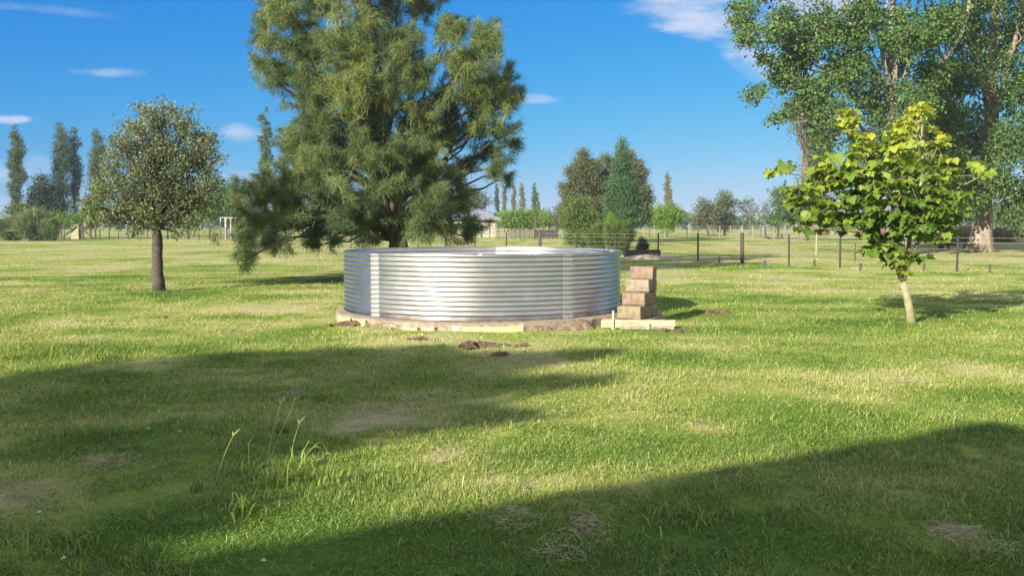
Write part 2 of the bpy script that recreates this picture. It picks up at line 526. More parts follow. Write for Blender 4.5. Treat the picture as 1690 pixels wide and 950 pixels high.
# grass-covered earth: colour follows the dryness stored with the ground
m, nt, N, L, b = mat_new('lawn')
a = N.new('ShaderNodeAttribute'); a.attribute_name = 'dry'
nf = noise(nt, 1.1, 9, 0.72)
nf2 = noise(nt, 14.0, 5, 0.7)
nst = noise(nt, 0.45, 7, 0.7, stretch=(0.22, 1, 1))
md = N.new('ShaderNodeMath'); md.operation = 'MULTIPLY_ADD'; md.inputs[1].default_value = 0.7
L.new(nf, md.inputs[0])
ms = N.new('ShaderNodeMath'); ms.operation = 'MULTIPLY_ADD'; ms.inputs[1].default_value = 0.8; ms.inputs[2].default_value = -0.75
L.new(nst, ms.inputs[0]); L.new(ms.outputs[0], md.inputs[2])
ad = N.new('ShaderNodeMath'); ad.operation = 'ADD'
L.new(a.outputs['Fac'], ad.inputs[0]); L.new(md.outputs[0], ad.inputs[1])
c = ramp(nt, ad.outputs[0], [(0.0, (0.085, 0.16, 0.022)), (0.35, (0.18, 0.25, 0.042)), (0.62, (0.30, 0.32, 0.09)), (1.0, (0.39, 0.36, 0.19))])
mxn = N.new('ShaderNodeMix'); mxn.data_type = 'RGBA'; mxn.blend_type = 'MULTIPLY'; mxn.inputs['Factor'].default_value = 0.5
L.new(c, mxn.inputs['A'])
L.new(ramp(nt, nf2, [(0.3, (0.45, 0.45, 0.45)), (0.7, (1.25, 1.25, 1.25))]), mxn.inputs['B'])
L.new(mxn.outputs['Result'], b.inputs['Base Color'])
b.inputs['Roughness'].default_value = 0.95
b.inputs['Specular IOR Level'].default_value = 0.1
bp = N.new('ShaderNodeBump'); bp.inputs['Strength'].default_value = 0.8; bp.inputs['Distance'].default_value = 0.05
L.new(nf2, bp.inputs['Height']); L.new(bp.outputs[0], b.inputs['Normal'])
M['lawn'] = m

# grass blades
m, nt, N, L, b = mat_new('grass_blade')
a = N.new('ShaderNodeAttribute'); a.attribute_name = 'rnd'
c = ramp(nt, a.outputs['Fac'], [(0.0, (0.065, 0.145, 0.026)), (0.3, (0.165, 0.255, 0.05)), (0.55, (0.275, 0.345, 0.058)), (0.78, (0.41, 0.41, 0.14)), (1.0, (0.51, 0.47, 0.28))])
L.new(c, b.inputs['Base Color'])
b.inputs['Roughness'].default_value = 0.6
b.inputs['Specular IOR Level'].default_value = 0.25
tr = N.new('ShaderNodeBsdfTranslucent'); L.new(c, tr.inputs['Color'])
mx_ = N.new('ShaderNodeMixShader'); mx_.inputs[0].default_value = 0.3
L.new(b.outputs[0], mx_.inputs[1]); L.new(tr.outputs[0], mx_.inputs[2])
L.new(mx_.outputs[0], N['Material Output'].inputs['Surface'])
M['grass'] = m

# ------------------------------------------------------------------ ground
def axis(mid, near, step, far, growth):
    v = [0.0]; s = step
    while v[-1] < far:
        if v[-1] > near: s *= growth
        v.append(v[-1] + s)
    return np.array(v)


ax = axis(0, 14, 0.14, 2200, 1.09)
xs = np.concatenate((-ax[::-1][:-1], ax))
ay = axis(0, 24, 0.12, 2200, 1.09)
by = axis(0, 1, 1.0, 300, 1.2)
ys = np.concatenate((-by[::-1][:-1], ay))
X, Y = np.meshgrid(xs, ys)
Z = hgt(X, Y)
Vg = np.stack((X, Y, Z), -1).reshape(-1, 3)
nx, ny = len(xs), len(ys)
i = np.arange(ny - 1)[:, None] * nx; j = np.arange(nx - 1)[None, :]
Qg = np.stack((i + j, i + j + 1, i + nx + j + 1, i + nx + j), -1).reshape(-1, 4)
dry = dryness(X, Y).ravel()
g = link_mesh('ground', Vg, [Qg], M['lawn'], attrs={'dry': ('POINT', dry)}, smooth=True)
tag(g, 'mown lawn and flat pasture reaching to the horizon', 'ground', kind='structure')


# ------------------------------------------------------------------ grass blades
def blades(n, y0, y1, size, wid, seed, patchy=0.0, thatch=0):
    rg = np.random.default_rng(seed)
    u = rg.random(n); y = np.sqrt(y0 * y0 + u * (y1 * y1 - y0 * y0))
    x = (rg.random(n) * 2 - 1) * (0.552 * y * 1.12 + 2.2)
    keep = (np.hypot(x - SLAB_C[0], y - SLAB_C[1]) > SLAB_R + 0.10) & (np.hypot(x - TANK_C[0], y - TANK_C[1]) > TANK_R)
    px0, py0 = PAD_C
    lx = (x - px0); ly = (y - py0)
    keep &= ~((np.abs(lx) < 0.66) & (ly > -0.10) & (ly < 1.1))
    dr = dryness(x, y)
    keep &= rg.random(n) > np.clip((dr - 0.85) * 0.9, 0, 0.6)
    if patchy:
        keep &= fbm(x, y, 1.7, 44) > patchy
    cl_ = fbm(x, y, 0.16 + 0.012 * y0, 91)
    keep &= rg.random(n) < np.clip((cl_ - 0.32) * 4.5 + 0.3, 0.3, 1)
    x, y, dr, cl_ = x[keep], y[keep], dr[keep], cl_[keep]; n = len(x)
    z = hgt(x, y) - 0.004
    tl = tallness(x, y)
    h = size * tl * rg.lognormal(0, 0.38, n) * (0.55 + 1.0 * cl_)
    w = wid * (0.7 + 0.6 * rg.random(n))
    az = rg.random(n) * 2 * math.pi
    lean = np.abs(rg.normal(0.9, 0.5, n))
    lean = np.clip(lean, 0.05, 1.5)
    if thatch:
        lean = rg.uniform(1.3, 1.65, n); h = h / np.maximum(tl, 0.5); z = z + 0.006 + 0.012 * rg.random(n)
    dx, dy = np.cos(az), np.sin(az)
    wa = az + math.pi / 2 + rg.normal(0, 0.5, n)
    wx, wy = np.cos(wa) * w / 2, np.sin(wa) * w / 2
    l1 = lean * 0.6; l2 = np.minimum(lean * 1.35, 1.75)
    m1 = np.stack((x + dx * np.sin(l1) * h * 0.55, y + dy * np.sin(l1) * h * 0.55, z + np.cos(l1) * h * 0.55), -1)
    tip = m1 + np.stack((dx * np.sin(l2) * h * 0.5, dy * np.sin(l2) * h * 0.5, np.cos(l2) * h * 0.5), -1)
    off = np.stack((wx, wy, np.zeros(n)), -1)
    b0 = np.stack((x, y, z), -1)
    V = np.stack((b0 - off, b0 + off, m1 + off * 0.8, m1 - off * 0.8, tip), 1).reshape(-1, 3)
    k = np.arange(n)[:, None] * 5
    Q = k + np.array([[0, 1, 2, 3]]); T = k + np.array([[3, 2, 4]])
    rnd = np.clip(0.14 + dr * 0.52 + rg.normal(0, 0.17, n) + (rg.random(n) < 0.10 + 0.18 * dr) * 0.35 + 0.3 * thatch, 0, 1)
    return V, Q, T, rnd


PAD_C = (2.00, 14.45)
GR = [blades(430000, 3.3, 7.0, 0.027, 0.0046, 1), blades(390000, 7.0, 12.5, 0.027, 0.0065, 2), blades(230000, 12.5, 22, 0.029, 0.010, 3),
      blades(140000, 22, 45, 0.034, 0.02, 4), blades(50000, 45, 110, 0.05, 0.05, 5, 0.42),
      blades(7000, 3.6, 12, 0.065, 0.006, 6, 0.5), blades(6000, 12, 30, 0.075, 0.012, 7, 0.52),
      blades(40000, 3.3, 7.0, 0.055, 0.0028, 8, 0.0, 1), blades(45000, 7.0, 13, 0.065, 0.004, 9, 0.0, 1), blades(26000, 13, 26, 0.09, 0.007, 10, 0.0, 1)]
off = 0; VV = []; QQ = []; TT = []; RR = []
for V, Q, T, r_ in GR:
    VV.append(V); QQ.append(Q + off); TT.append(T + off); RR.append(r_); off += len(V)
RR = np.concatenate(RR)
gr = link_mesh('grass', np.vstack(VV), [np.vstack(QQ), np.vstack(TT)], M['grass'], attrs={'rnd': ('FACE', np.concatenate((RR, RR)))})
tag(gr, 'short mown grass blades covering the lawn', 'grass', kind='stuff')


# ------------------------------------------------------------------ leaves and trees
def unit(v):
    return v / (np.linalg.norm(v, axis=-1, keepdims=True) + 1e-9)


def crown_mesh(V, faces, rnd, tw, lmat, bmat, root, origin):
    """leaves and the twigs that carry them, one mesh with two materials"""
    n0 = len(V); nf = sum(len(f) for f in faces)
    rnd = np.asarray(rnd); mi = np.zeros(nf, int)
    if tw is not None and tw.n:
        TV = np.vstack(tw.V); V = np.vstack((V, TV))
        if tw.Q: f = np.vstack(tw.Q) + n0; faces = faces + [f]; mi = np.concatenate((mi, np.ones(len(f), int)))
        if tw.T: f = np.vstack(tw.T) + n0; faces = faces + [f]; mi = np.concatenate((mi, np.ones(len(f), int)))
        rnd = np.concatenate((rnd, np.zeros(len(mi) - nf)))
    return link_mesh('crown', V, faces, [lmat, bmat], root, {'rnd': ('FACE', rnd)}, origin=origin, mindex=mi)


def leaf_quads(P, size, rg, up=0.25, out=None, aspect=0.55, fold=0.15):
    n = len(P)
    nrm = rg.normal(size=(n, 3)); nrm[:, 2] += up
    if out is not None: nrm = nrm + out * 0.9
    nrm = unit(nrm)
    t = rg.normal(size=(n, 3)); t[:, 2] -= 0.35
    t = unit(t - nrm * (t * nrm).sum(1)[:, None])
    s = np.cross(nrm, t)
    L_ = (size * rg.lognormal(0, 0.22, n))[:, None]
    a = P - t * L_ * 0.5; c = P + t * L_ * 0.5
    b_ = P + s * L_ * aspect * 0.5 + nrm * L_ * fold; d = P - s * L_ * aspect * 0.5 + nrm * L_ * fold
    V = np.stack((a, b_, c, d), 1).reshape(-1, 3)
    Q = np.arange(n)[:, None] * 4 + np.arange(4)[None]
    return V, Q


def clover():
    rg = np.random.default_rng(77)
    out = []
    for (n, y0, y1, sz) in ((180000, 3.3, 7.5, 0.011), (130000, 7.5, 14, 0.016), (50000, 14, 26, 0.026)):
        y = np.sqrt(y0 * y0 + rg.random(n) * (y1 * y1 - y0 * y0)); x = (rg.random(n) * 2 - 1) * (0.552 * y * 1.12 + 2.2)
        k = (np.hypot(x - SLAB_C[0], y - SLAB_C[1]) > SLAB_R + 0.12) & (fbm(x, y, 0.55, 71) + 0.25 * (fbm(x, y, 2.5, 75) - 0.5) > 0.47) & (dryness(x, y) < 0.75)
        k &= ~((np.abs(x - PAD_C[0]) < 0.66) & (y > PAD_C[1] - 0.1) & (y < PAD_C[1] + 1.1))
        x, y = x[k], y[k]; n = len(x)
        P = np.stack((x, y, hgt(x, y) + 0.006 + 0.020 * rg.random(n) * tallness(x, y)), -1)
        V, Q = leaf_quads(P, sz, rg, 1.3, None, 0.8, 0.1)
        out.append((V, np.clip(0.12 + 0.25 * dryness(x, y) + rg.normal(0, 0.12, n), 0, 0.6)))
    V = np.vstack([o[0] for o in out]); r_ = np.concatenate([o[1] for o in out])
    Q = np.arange(len(r_))[:, None] * 4 + np.arange(4)[None]
    o = link_mesh('clover', V, [Q], M['grass'], attrs={'rnd': ('FACE', r_)})
    tag(o, 'low clover and small weed leaves between the grass', 'clover', kind='stuff')


clover()


def bez(p0, p1, p2, n=7):
    t = np.linspace(0, 1, n)[:, None]
    return (1 - t) ** 2 * p0 + 2 * t * (1 - t) * p1 + t * t * p2


def lobes_px(lst, y, depth, rg, rep=1, squash=1.0, jit=0.0):
    """photo positions of foliage masses -> balls in the world: centre, radius"""
    out = []
    for L_ in lst:
        px, py, r = L_[:3]
        dz = L_[3] if len(L_) > 3 else None
        for k in range(rep if dz is None else 1):
            d = dz if dz is not None else (rg.random() * 2 - 1) * depth
            if rep > 1 and dz is None:
                d = ((k + 0.5) / rep * 2 - 1) * depth + rg.normal() * depth * 0.2
            c = at(px, py, y + d)
            out.append((c, r / F * y * squash * (1 - jit * rg.random())))
    return out


def make_tree(name, label, cat, base, tpath, trad, lobes, leaf, n_leaf, lmat, bmat, seed, group=None, clump=0.3, per=40, limb_r=0.3,
              aspect=0.55, up=0.25, twigs=True, shade=None, rndfn=None, hollow=0.35, extra=None, trunk_n=12, limbs=True, squash=1.0, fork=(0.25, 0.85), flare=0.55):
    """tpath: world points of the trunk; lobes: (centre, radius); leaf size m"""
    rg = np.random.default_rng(seed)
    base = np.asarray(base, float)
    root = empty(name, base)
    tag(root, label, cat, group)
    tp = np.array(tpath, float); m_ = len(tp)
    seg = np.concatenate(([0], np.cumsum(np.linalg.norm(np.diff(tp, axis=0), axis=1)))); seg /= seg[-1]
    tt = np.linspace(0, 1, 18)
    P = np.stack([np.interp(tt, seg, tp[:, k]) for k in range(3)], -1)
    P[1:-1, :2] += rg.normal(0, trad * 0.08, (16, 2))
    rad = trad * (1 - 0.72 * tt) * (1 + flare * np.exp(-tt * 22))
    mb = MB(); mb.tube(P, rad, trunk_n, 0.05)
    V0 = []; n_l = len(lobes)
    tw = MB()
    area = np.array([l[1] ** 2 for l in lobes]); area = area / area.sum()
    Ps = []; Os = []; Cl = []
    zmax = P[-1, 2]
    for (c, r), w in zip(lobes, area):
        # limb from the trunk to the middle of the foliage mass
        if limbs is True or (limbs and rg.random() < limbs):
            fh = np.clip((c[2] - base[2]) / (zmax - base[2] + 1e-6) * 0.62 - 0.05 + rg.random() * 0.1, fork[0], fork[1])
            k = fh * 17; k0 = int(k)
            s0 = P[k0] + (P[min(k0 + 1, 17)] - P[k0]) * (k - k0)
            mid = (s0 + c) / 2; mid[2] += 0.12 * np.linalg.norm(c - s0) * (rg.random() - 0.2); mid[:2] += (c[:2] - s0[:2]) * 0.15
            lr = min(trad * limb_r * (0.5 + 0.7 * rg.random()), rad[min(k0, 17)] * 0.8)
            pth = bez(s0, mid, c, 8); pth[1:-1] += rg.normal(0, 0.025 * np.linalg.norm(c - s0), (6, 3))
            mb.tube(pth, np.linspace(lr, lr * 0.28, 8), 6)
        nc = max(2, int(round(w * n_leaf / per)))
        d = unit(rg.normal(size=(nc, 3))); rr = r * (hollow + (1 - hollow) * rg.random(nc) ** 0.5)
        d[:, 2] *= squash
        cc = c + d * rr[:, None]
        if twigs:
            for q in cc[: min(nc, 10)]:
                pm = (c + q) / 2 + rg.normal(0, 0.08 * r, 3)
                tw.tube(np.array((c, pm, q)), np.array((1.0, 0.6, 0.3)) * min(0.02, trad * 0.07) * (1 + 0.8 * r), 4)
        o_ = rg.normal(size=(nc, per, 3)) * clump * np.array((0.55, 0.55, 0.42))
        Ps.append((cc[:, None] + o_).reshape(-1, 3))
        Os.append(np.repeat(d, per, 0)); Cl.append(np.repeat(rg.random(nc), per))
    Ps = np.vstack(Ps); Os = np.vstack(Os); Cl = np.concatenate(Cl)
    Ps[:, 2] = np.maximum(Ps[:, 2], base[2] + 0.05)
    V, Q = leaf_quads(Ps, leaf, rg, up, Os * 0.6, aspect)
    rnd = np.clip(0.30 * Cl + 0.55 * rg.random(len(Ps)) + 0.08, 0, 1)
    if rndfn is not None: rnd = rndfn(Ps, Cl, rg)
    if extra: extra(mb, tw, P)
    mb.build('trunk', bmat, root, smooth=True, origin=base)
    crown_mesh(V, [Q], rnd, tw, lmat, bmat, root, base)
    return root


# leaf materials
LM = {
    'round': leaf_mat('leaf_greygreen', [(0.035, 0.065, 0.026), (0.08, 0.12, 0.042), (0.155, 0.195, 0.075), (0.23, 0.24, 0.14), (0.33, 0.30, 0.23)], 0.2, 0.55, 0.3),
    'casu': leaf_mat('leaf_needles', [(0.032, 0.063, 0.034), (0.075, 0.12, 0.05), (0.145, 0.192, 0.065), (0.235, 0.275, 0.085)], 0.25, 0.6, 0.25),
    'maple': leaf_mat('leaf_bright', [(0.05, 0.11, 0.02), (0.12, 0.195, 0.028), (0.24, 0.31, 0.038), (0.37, 0.39, 0.045)], 0.38, 0.5, 0.35),
    'plane': leaf_mat('leaf_midgreen', [(0.026, 0.062, 0.018), (0.05, 0.105, 0.026), (0.09, 0.155, 0.038), (0.15, 0.21, 0.068)], 0.25, 0.5, 0.25),
    'poplar': leaf_mat('leaf_poplar', [(0.022, 0.05, 0.02), (0.045, 0.08, 0.03), (0.075, 0.12, 0.04), (0.12, 0.16, 0.06)], 0.2, 0.5, 0.4),
    'palepop': leaf_mat('leaf_palepoplar', [(0.08, 0.10, 0.06), (0.15, 0.17, 0.10), (0.24, 0.24, 0.16)], 0.2, 0.5, 0.4),
    'conif': leaf_mat('leaf_conifer', [(0.012, 0.03, 0.016), (0.025, 0.05, 0.025), (0.045, 0.075, 0.03)], 0.1, 0.6, 0.3),
    'brown': leaf_mat('leaf_rusty', [(0.04, 0.052, 0.026), (0.075, 0.09, 0.04), (0.12, 0.128, 0.055), (0.17, 0.15, 0.08)], 0.15, 0.7, 0.2),
    'bluegreen': leaf_mat('leaf_cypress', [(0.03, 0.07, 0.03), (0.055, 0.12, 0.045), (0.09, 0.165, 0.055)], 0.2, 0.6, 0.3),
    'bush': leaf_mat('leaf_bush', [(0.045, 0.085, 0.025), (0.09, 0.14, 0.035), (0.16, 0.21, 0.05)], 0.25, 0.6, 0.3),
    'lime': leaf_mat('leaf_lime', [(0.07, 0.15, 0.015), (0.13, 0.23, 0.025), (0.24, 0.32, 0.04)], 0.35, 0.5, 0.3),
    'reed': leaf_mat('leaf_reed', [(0.05, 0.10, 0.03), (0.09, 0.14, 0.045), (0.15, 0.17, 0.07), (0.24, 0.20, 0.13)], 0.25, 0.6, 0.3),
    'olive': leaf_mat('leaf_olive', [(0.045, 0.065, 0.025), (0.09, 0.11, 0.045), (0.14, 0.155, 0.07)], 0.2, 0.6, 0.3),
    'dead': leaf_mat('leaf_dead', [(0.20, 0.16, 0.10), (0.32, 0.26, 0.17), (0.42, 0.36, 0.25)], 0.15, 0.8, 0.2),
}

# ---- corrugated water tank -----------------------------------------------------------------
PITCH_C = 0.0765; NR = 13.5; TANK_H = NR * PITCH_C; AMP = 0.0105
tank = empty('water_tank', (TANK_C[0], TANK_C[1], SLAB_H))
tag(tank, 'large open round tank of shiny corrugated galvanised steel on a concrete base', 'water tank')


def corr_patch(a0, a1, dr, na, z0=0.0, z1=TANK_H, wob=True):
    t = np.linspace(a0, a1, na); z = np.linspace(z0, z1, int((z1 - z0) / PITCH_C * 12) + 1)
    A, Zz = np.meshgrid(t, z)
    w = 0.006 * np.sin(3 * A + 1) + 0.004 * np.sin(7 * A + 2.0) + 0.0025 * np.sin(17 * A + 0.6) if wob else 0
    r_ = TANK_R + w + dr + AMP * np.sin(2 * math.pi * Zz / PITCH_C + 0.4)
    V = np.stack((r_ * np.sin(A), -r_ * np.cos(A), Zz), -1).reshape(-1, 3)
    na_ = len(t); nz_ = len(z)
    i = np.arange(nz_ - 1)[:, None] * na_; j = np.arange(na_ - 1)[None]
    Q = np.stack((i + j, i + j + 1, i + na_ + j + 1, i + na_ + j), -1).reshape(-1, 4)
    return V, Q


SEAMS = [R(-43), R(35.0), R(105), R(173), R(245)]          # angle from the side that faces the camera
for k, s in enumerate(SEAMS):
    e = SEAMS[(k + 1) % 5] + (2 * math.pi if k == 4 else 0)
    V, Q = corr_patch(s, e + R(2.0), 0.0015 * (k % 2), int((e - s) / R(1.0)))
    link_mesh('wall_panel', V, [Q], M['steel'], tank, smooth=True)
bolt_me = None
for k, s in enumerate(SEAMS):
    wdt = R(4.8)
    V, Q = corr_patch(s - wdt / 2, s + wdt / 2, 0.0045, 14, 0.01, TANK_H - 0.008)
    # ragged vertical lap edges
    V2, Q2 = corr_patch(s - wdt / 2, s + wdt / 2, -0.0035, 14, 0.01, TANK_H - 0.008)
    lap = link_mesh('seam_strip', np.vstack((V, V2)), [np.vstack((Q, Q2 + len(V)))], M['zinc'], tank, smooth=True)
    for col_ in (-1, 0, 1):
        for row in range(13):
            a_ = s + col_ * wdt * 0.30; zz = (row + 0.68) * PITCH_C
            if k in (2, 4): continue
            if k == 3 and row < 10: continue
            if bolt_me is None:
                bb = MB(); bb.tube([(0, 0.004, 0), (0, -0.006, 0)], 0.0095, 6)
                bo = bb.build('bolt', M['bolt'], lap); bolt_me = bo.data
            else:
                bo = bpy.data.objects.new('bolt', bolt_me); COL.objects.link(bo); bo.parent = lap
            rr = TANK_R + 0.0045 + 0.006 * math.sin(3 * a_ + 1) + 0.004 * math.sin(7 * a_ + 2.0) - AMP * 0.2
            bo.location = (rr * math.sin(a_), -rr * math.cos(a_), zz); bo.rotation_euler = (0, 0, a_)
# rolled rim bead
t = np.linspace(0, 2 * math.pi, 181)
w = 0.006 * np.sin(3 * t + 1) + 0.004 * np.sin(7 * t + 2.0)
rb = MB(); rb.tube(np.stack(((TANK_R + w) * np.sin(t), -(TANK_R + w) * np.cos(t), np.full(181, TANK_H)), -1), 0.007, 8)
rb.build('rim', M['steel'], tank, smooth=True)

# ---- tank base: round concrete slab with ragged edge ---------------------------------------
na = 220
t = np.linspace(0, 2 * math.pi, na, endpoint=False)
rg = np.random.default_rng(3)
rad_o = SLAB_R + 0.02 * np.sin(5 * t) + rg.normal(0, 0.006, na)
rings = [(rad_o * 0.4, SLAB_H * np.ones(na)), (rad_o - 0.03, SLAB_H + rg.normal(0, 0.003, na)), (rad_o, SLAB_H - 0.012 + rg.normal(0, 0.004, na)), (rad_o + 0.012, np.full(na, -0.12))]
V = [np.stack((r_ * np.sin(t), -r_ * np.cos(t), z_), -1) for r_, z_ in rings]
V = np.vstack([[(0, 0, SLAB_H)]] + V)
Qs = []
for k in range(3):
    j = np.arange(na); a = 1 + k * na
    Qs.append(np.stack((a + j, a + (j + 1) % na, a + na + (j + 1) % na, a + na + j), -1)[:, ::-1])
Tt = np.stack((np.zeros(na, int), 1 + np.arange(na), 1 + (np.arange(na) + 1) % na), -1)
sb = link_mesh('tank_base', V, [np.vstack(Qs), Tt], M['slab'])
sb.location = (SLAB_C[0], SLAB_C[1], 0)
tag(sb, 'low round brown concrete slab under the steel tank', 'concrete base')


def arc_board(a0, a1, h0, h1, mat, label, thick=0.025, rough=0.0, top=None):
    n = max(4, int((a1 - a0) / R(1.2)))
    t = np.linspace(a0, a1, n)
    r0 = SLAB_R + 0.035; r1 = r0 + thick
    ht = np.full(n, h1) + (RNG.normal(0, rough, n) if rough else 0)
    ring = [np.stack((r_ * np.sin(t), -r_ * np.cos(t), z_), -1) for r_, z_ in ((r0, np.full(n, h0)), (r1, np.full(n, h0)), (r1, ht), (r0, ht))]
    V = np.stack(ring, 1).reshape(-1, 3)
    Q = []
    for i in range(n - 1):
        for k in range(4):
            Q.append((i * 4 + k, i * 4 + (k + 1) % 4, (i + 1) * 4 + (k + 1) % 4, (i + 1) * 4 + k))
    Q += [(3, 2, 1, 0), tuple((n - 1) * 4 + k for k in range(4))]
    o = link_mesh('formwork_board', V, [np.array(Q)], mat)
    o.location = (SLAB_C[0], SLAB_C[1], 0)
    tag(o, label, 'board', 'timber formwork boards round the tank base')
    return o


def ang(px):
    """angle round the slab rim at a photo column"""
    best = min(np.linspace(-1.4, 1.4, 1401), key=lambda a: abs(845 + F * (SLAB_C[0] + SLAB_R * math.sin(a)) / (SLAB_C[1] - SLAB_R * math.cos(a)) - px))
    return best


arc_board(ang(562), ang(606), -0.02, 0.085, M['wood_yellow'], 'pale yellow bent board at the far left edge of the tank base', rough=0.008)
arc_board(ang(634), ang(656), -0.04, 0.055, M['wood_pale'], 'broken cream board stub second from the left along the tank base', rough=0.02)
arc_board(ang(664), ang(690), -0.04, 0.062, M['wood_pale'], 'splintered whitish board piece low under the bright tank seam', rough=0.02)
arc_board(ang(697), ang(718), -0.04, 0.07, M['wood_pale'], 'short pale board chip left of the long yellow board', rough=0.02)
arc_board(ang(724), ang(745), -0.04, 0.06, M['wood_grey'], 'weathered grey board end beside the long yellow board', rough=0.015)
arc_board(ang(746), ang(760), -0.04, 0.074, M['wood_new'], 'short upright yellow board end touching the long yellow board', rough=0.004)
arc_board(ang(761), ang(862), -0.04, 0.064, M['wood_yellow'], 'long yellow bent board in front of the tank centre', rough=0.003)

# heaps of earth -----------------------------------------------------------------------------
def soil_heap(px, py, n, spread, size, label, mat=None, name='soil_clod', group=None, flat=0.6):
    c = ground(px, py); rg = np.random.default_rng(int(px * 7 + py))
    mb = MB()
    for k in range(n):
        s = size * 0.78 * rg.lognormal(0, 0.45)
        o = np.array((rg.normal(0, spread), rg.normal(0, spread * 0.5), 0))
        nu, nv = 9, 6
        th = np.linspace(0, 2 * math.pi, nu, endpoint=False); ph = np.linspace(0.15, math.pi - 0.15, nv)
        TH, PH = np.meshgrid(th, ph)
        rr = s * (1 + rg.normal(0, 0.22, TH.shape))
        V = np.stack((rr * np.sin(PH) * np.cos(TH) * 1.3, rr * np.sin(PH) * np.sin(TH), rr * np.cos(PH) * flat), -1).reshape(-1, 3)
        V = V + o + np.array((0, 0, s * 0.25))
        i = np.arange(nv - 1)[:, None] * nu; j = np.arange(nu)[None]; j2 = (j + 1) % nu
        Q = np.stack((i + j, i + nu + j, i + nu + j2, i + j2), -1).reshape(-1, 4)
        mb.add(V, Q)
    o = mb.build(name, mat or M['soil'])
    o.location = (c[0], c[1], float(hgt(c[0], c[1])))
    tag(o, label, 'soil', group)
    return o


HG = 'heaps of dug earth round the tank'
soil_heap(808, 570, 46, 0.17, 0.045, 'loose heap of dark brown earth clods on the grass in front of the tank', group=HG)
soil_heap(822, 584, 8, 0.05, 0.045, 'small dark clod just nearer than the heap in front of the tank', group=HG)
soil_heap(868, 578, 6, 0.04, 0.03, 'little brown clod to the right of the heap in front of the tank', group=HG)
soil_heap(692, 561, 8, 0.06, 0.03, 'little brown clod to the left of the heap in front of the tank', group=HG)
soil_heap(572, 536, 30, 0.13, 0.05, 'brown earth heap at the left end of the tank base', group=HG)
soil_heap(1188, 517, 22, 0.14, 0.04, 'dark earth scraps at the tip of the tank shadow', group=HG)
soil_heap(1125, 545, 20, 0.09, 0.035, 'brown earth crumbs by the right end of the pale step boards', group=HG)
soil_heap(264, 522, 7, 0.06, 0.03, 'small brown clod alone on the lawn near the round tree', group=HG)


def bank_mesh(a0, a1, width, hgt0, gap, seed, label, mat):
    n = 260; m_ = 16
    t = np.linspace(a0, a1, n); q = np.linspace(0, 1, m_)
    Tg, Qg_ = np.meshgrid(t, q)
    arc = Tg * SLAB_R
    k = np.clip(fbm(arc, arc * 0, 0.35, seed) * 1.9 - gap, 0.06, 1.1)
    k = k * np.clip((Tg - a0) / R(3), 0, 1) * np.clip((a1 - Tg) / R(3), 0, 1)
    r_ = SLAB_R - 0.03 + Qg_ * width * (0.45 + 0.75 * k)
    z = hgt0 * (1 - Qg_ ** 1.5) * (0.25 + 0.85 * k) + (fbm(arc, Qg_ * 0.4, 0.07, seed + 1) - 0.5) * 0.05 * (0.4 + Qg_) - 0.015
    V = np.stack((r_ * np.sin(Tg), -r_ * np.cos(Tg), z), -1).reshape(-1, 3)
    i = np.arange(m_ - 1)[:, None] * n; j = np.arange(n - 1)[None]
    Q = np.stack((i + j, i + j + 1, i + n + j + 1, i + n + j), -1).reshape(-1, 4)[:, ::-1]
    o = link_mesh('soil_bank', V, [Q], mat)
    o.location = (SLAB_C[0], SLAB_C[1], 0)
    tag(o, label, 'soil')


def soil_bank():
    """earth thrown against the front of the slab"""
    bank_mesh(ang(866), R(41), 0.26, 0.125, 0.25, 3, 'bank of crumbly brown earth against the right front of the tank base', M['soil_dry'])
    bank_mesh(ang(598), ang(752), 0.15, 0.11, 0.70, 8, 'thin patchy earth over the broken boards at the left front of the tank base', M['soil_dry'])


soil_bank()

# ---- concrete block steps ------------------------------------------------------------------
TH = R(-27)                                         # yaw of the stair
ex = np.array((math.cos(TH), math.sin(TH))); ey = np.array((-math.sin(TH), math.cos(TH)))
BL, BW, BH = 0.395, 0.198, 0.204
pf = at(1018.2, 525.7, 14.83)[:2]                    # front left foot of the lowest block
PADZ = 0.10
ROWS = {0: [(0, 'w'), (1, 'b'), (3, 'w')], 1: [(1, 'w'), (2, 'b')], 2: [(2, 'w'), (3, 'w')], 3: [(3, 'w')]}
bl_labels = {
    (0, 0): ('front block of the lowest tier of the steps, yellowish grey', 'block_olive'),
    (0, 1): ('lowest tier block behind the front one, tank side', 'block_grey'),
    (0, 2): ('lowest tier block behind the front one, on the shaded right side', 'block_olive'),
    (0, 3): ('rearmost block of the lowest tier of the steps', 'block_grey'),
    (1, 0): ('reddish front block of the second tier from the bottom of the steps', 'block_red'),
    (1, 1): ('second tier block behind the reddish one, tank side', 'block_grey'),
    (1, 2): ('second tier block behind the reddish one, on the shaded right side', 'block_olive'),
    (2, 0): ('greyish front block of the third tier, one below the top of the steps', 'block_grey'),
    (2, 1): ('third tier block directly under the topmost block of the steps', 'block_red'),
    (3, 0): ('reddish brown concrete block on top of the steps', 'block_red')}


def block(cx, cy, cz, l, w_, label, mat, rz):
    mb = MB(); mb.box((0, 0, 0), (l, w_, BH - 0.006), jit=0.0028, bev=0.010)
    o = mb.build('concrete_block', M[mat])
    o.location = (cx, cy, cz); o.rotation_euler = (0, 0, rz)
    tag(o, label, 'block', 'blocks stacked as steps beside the tank')


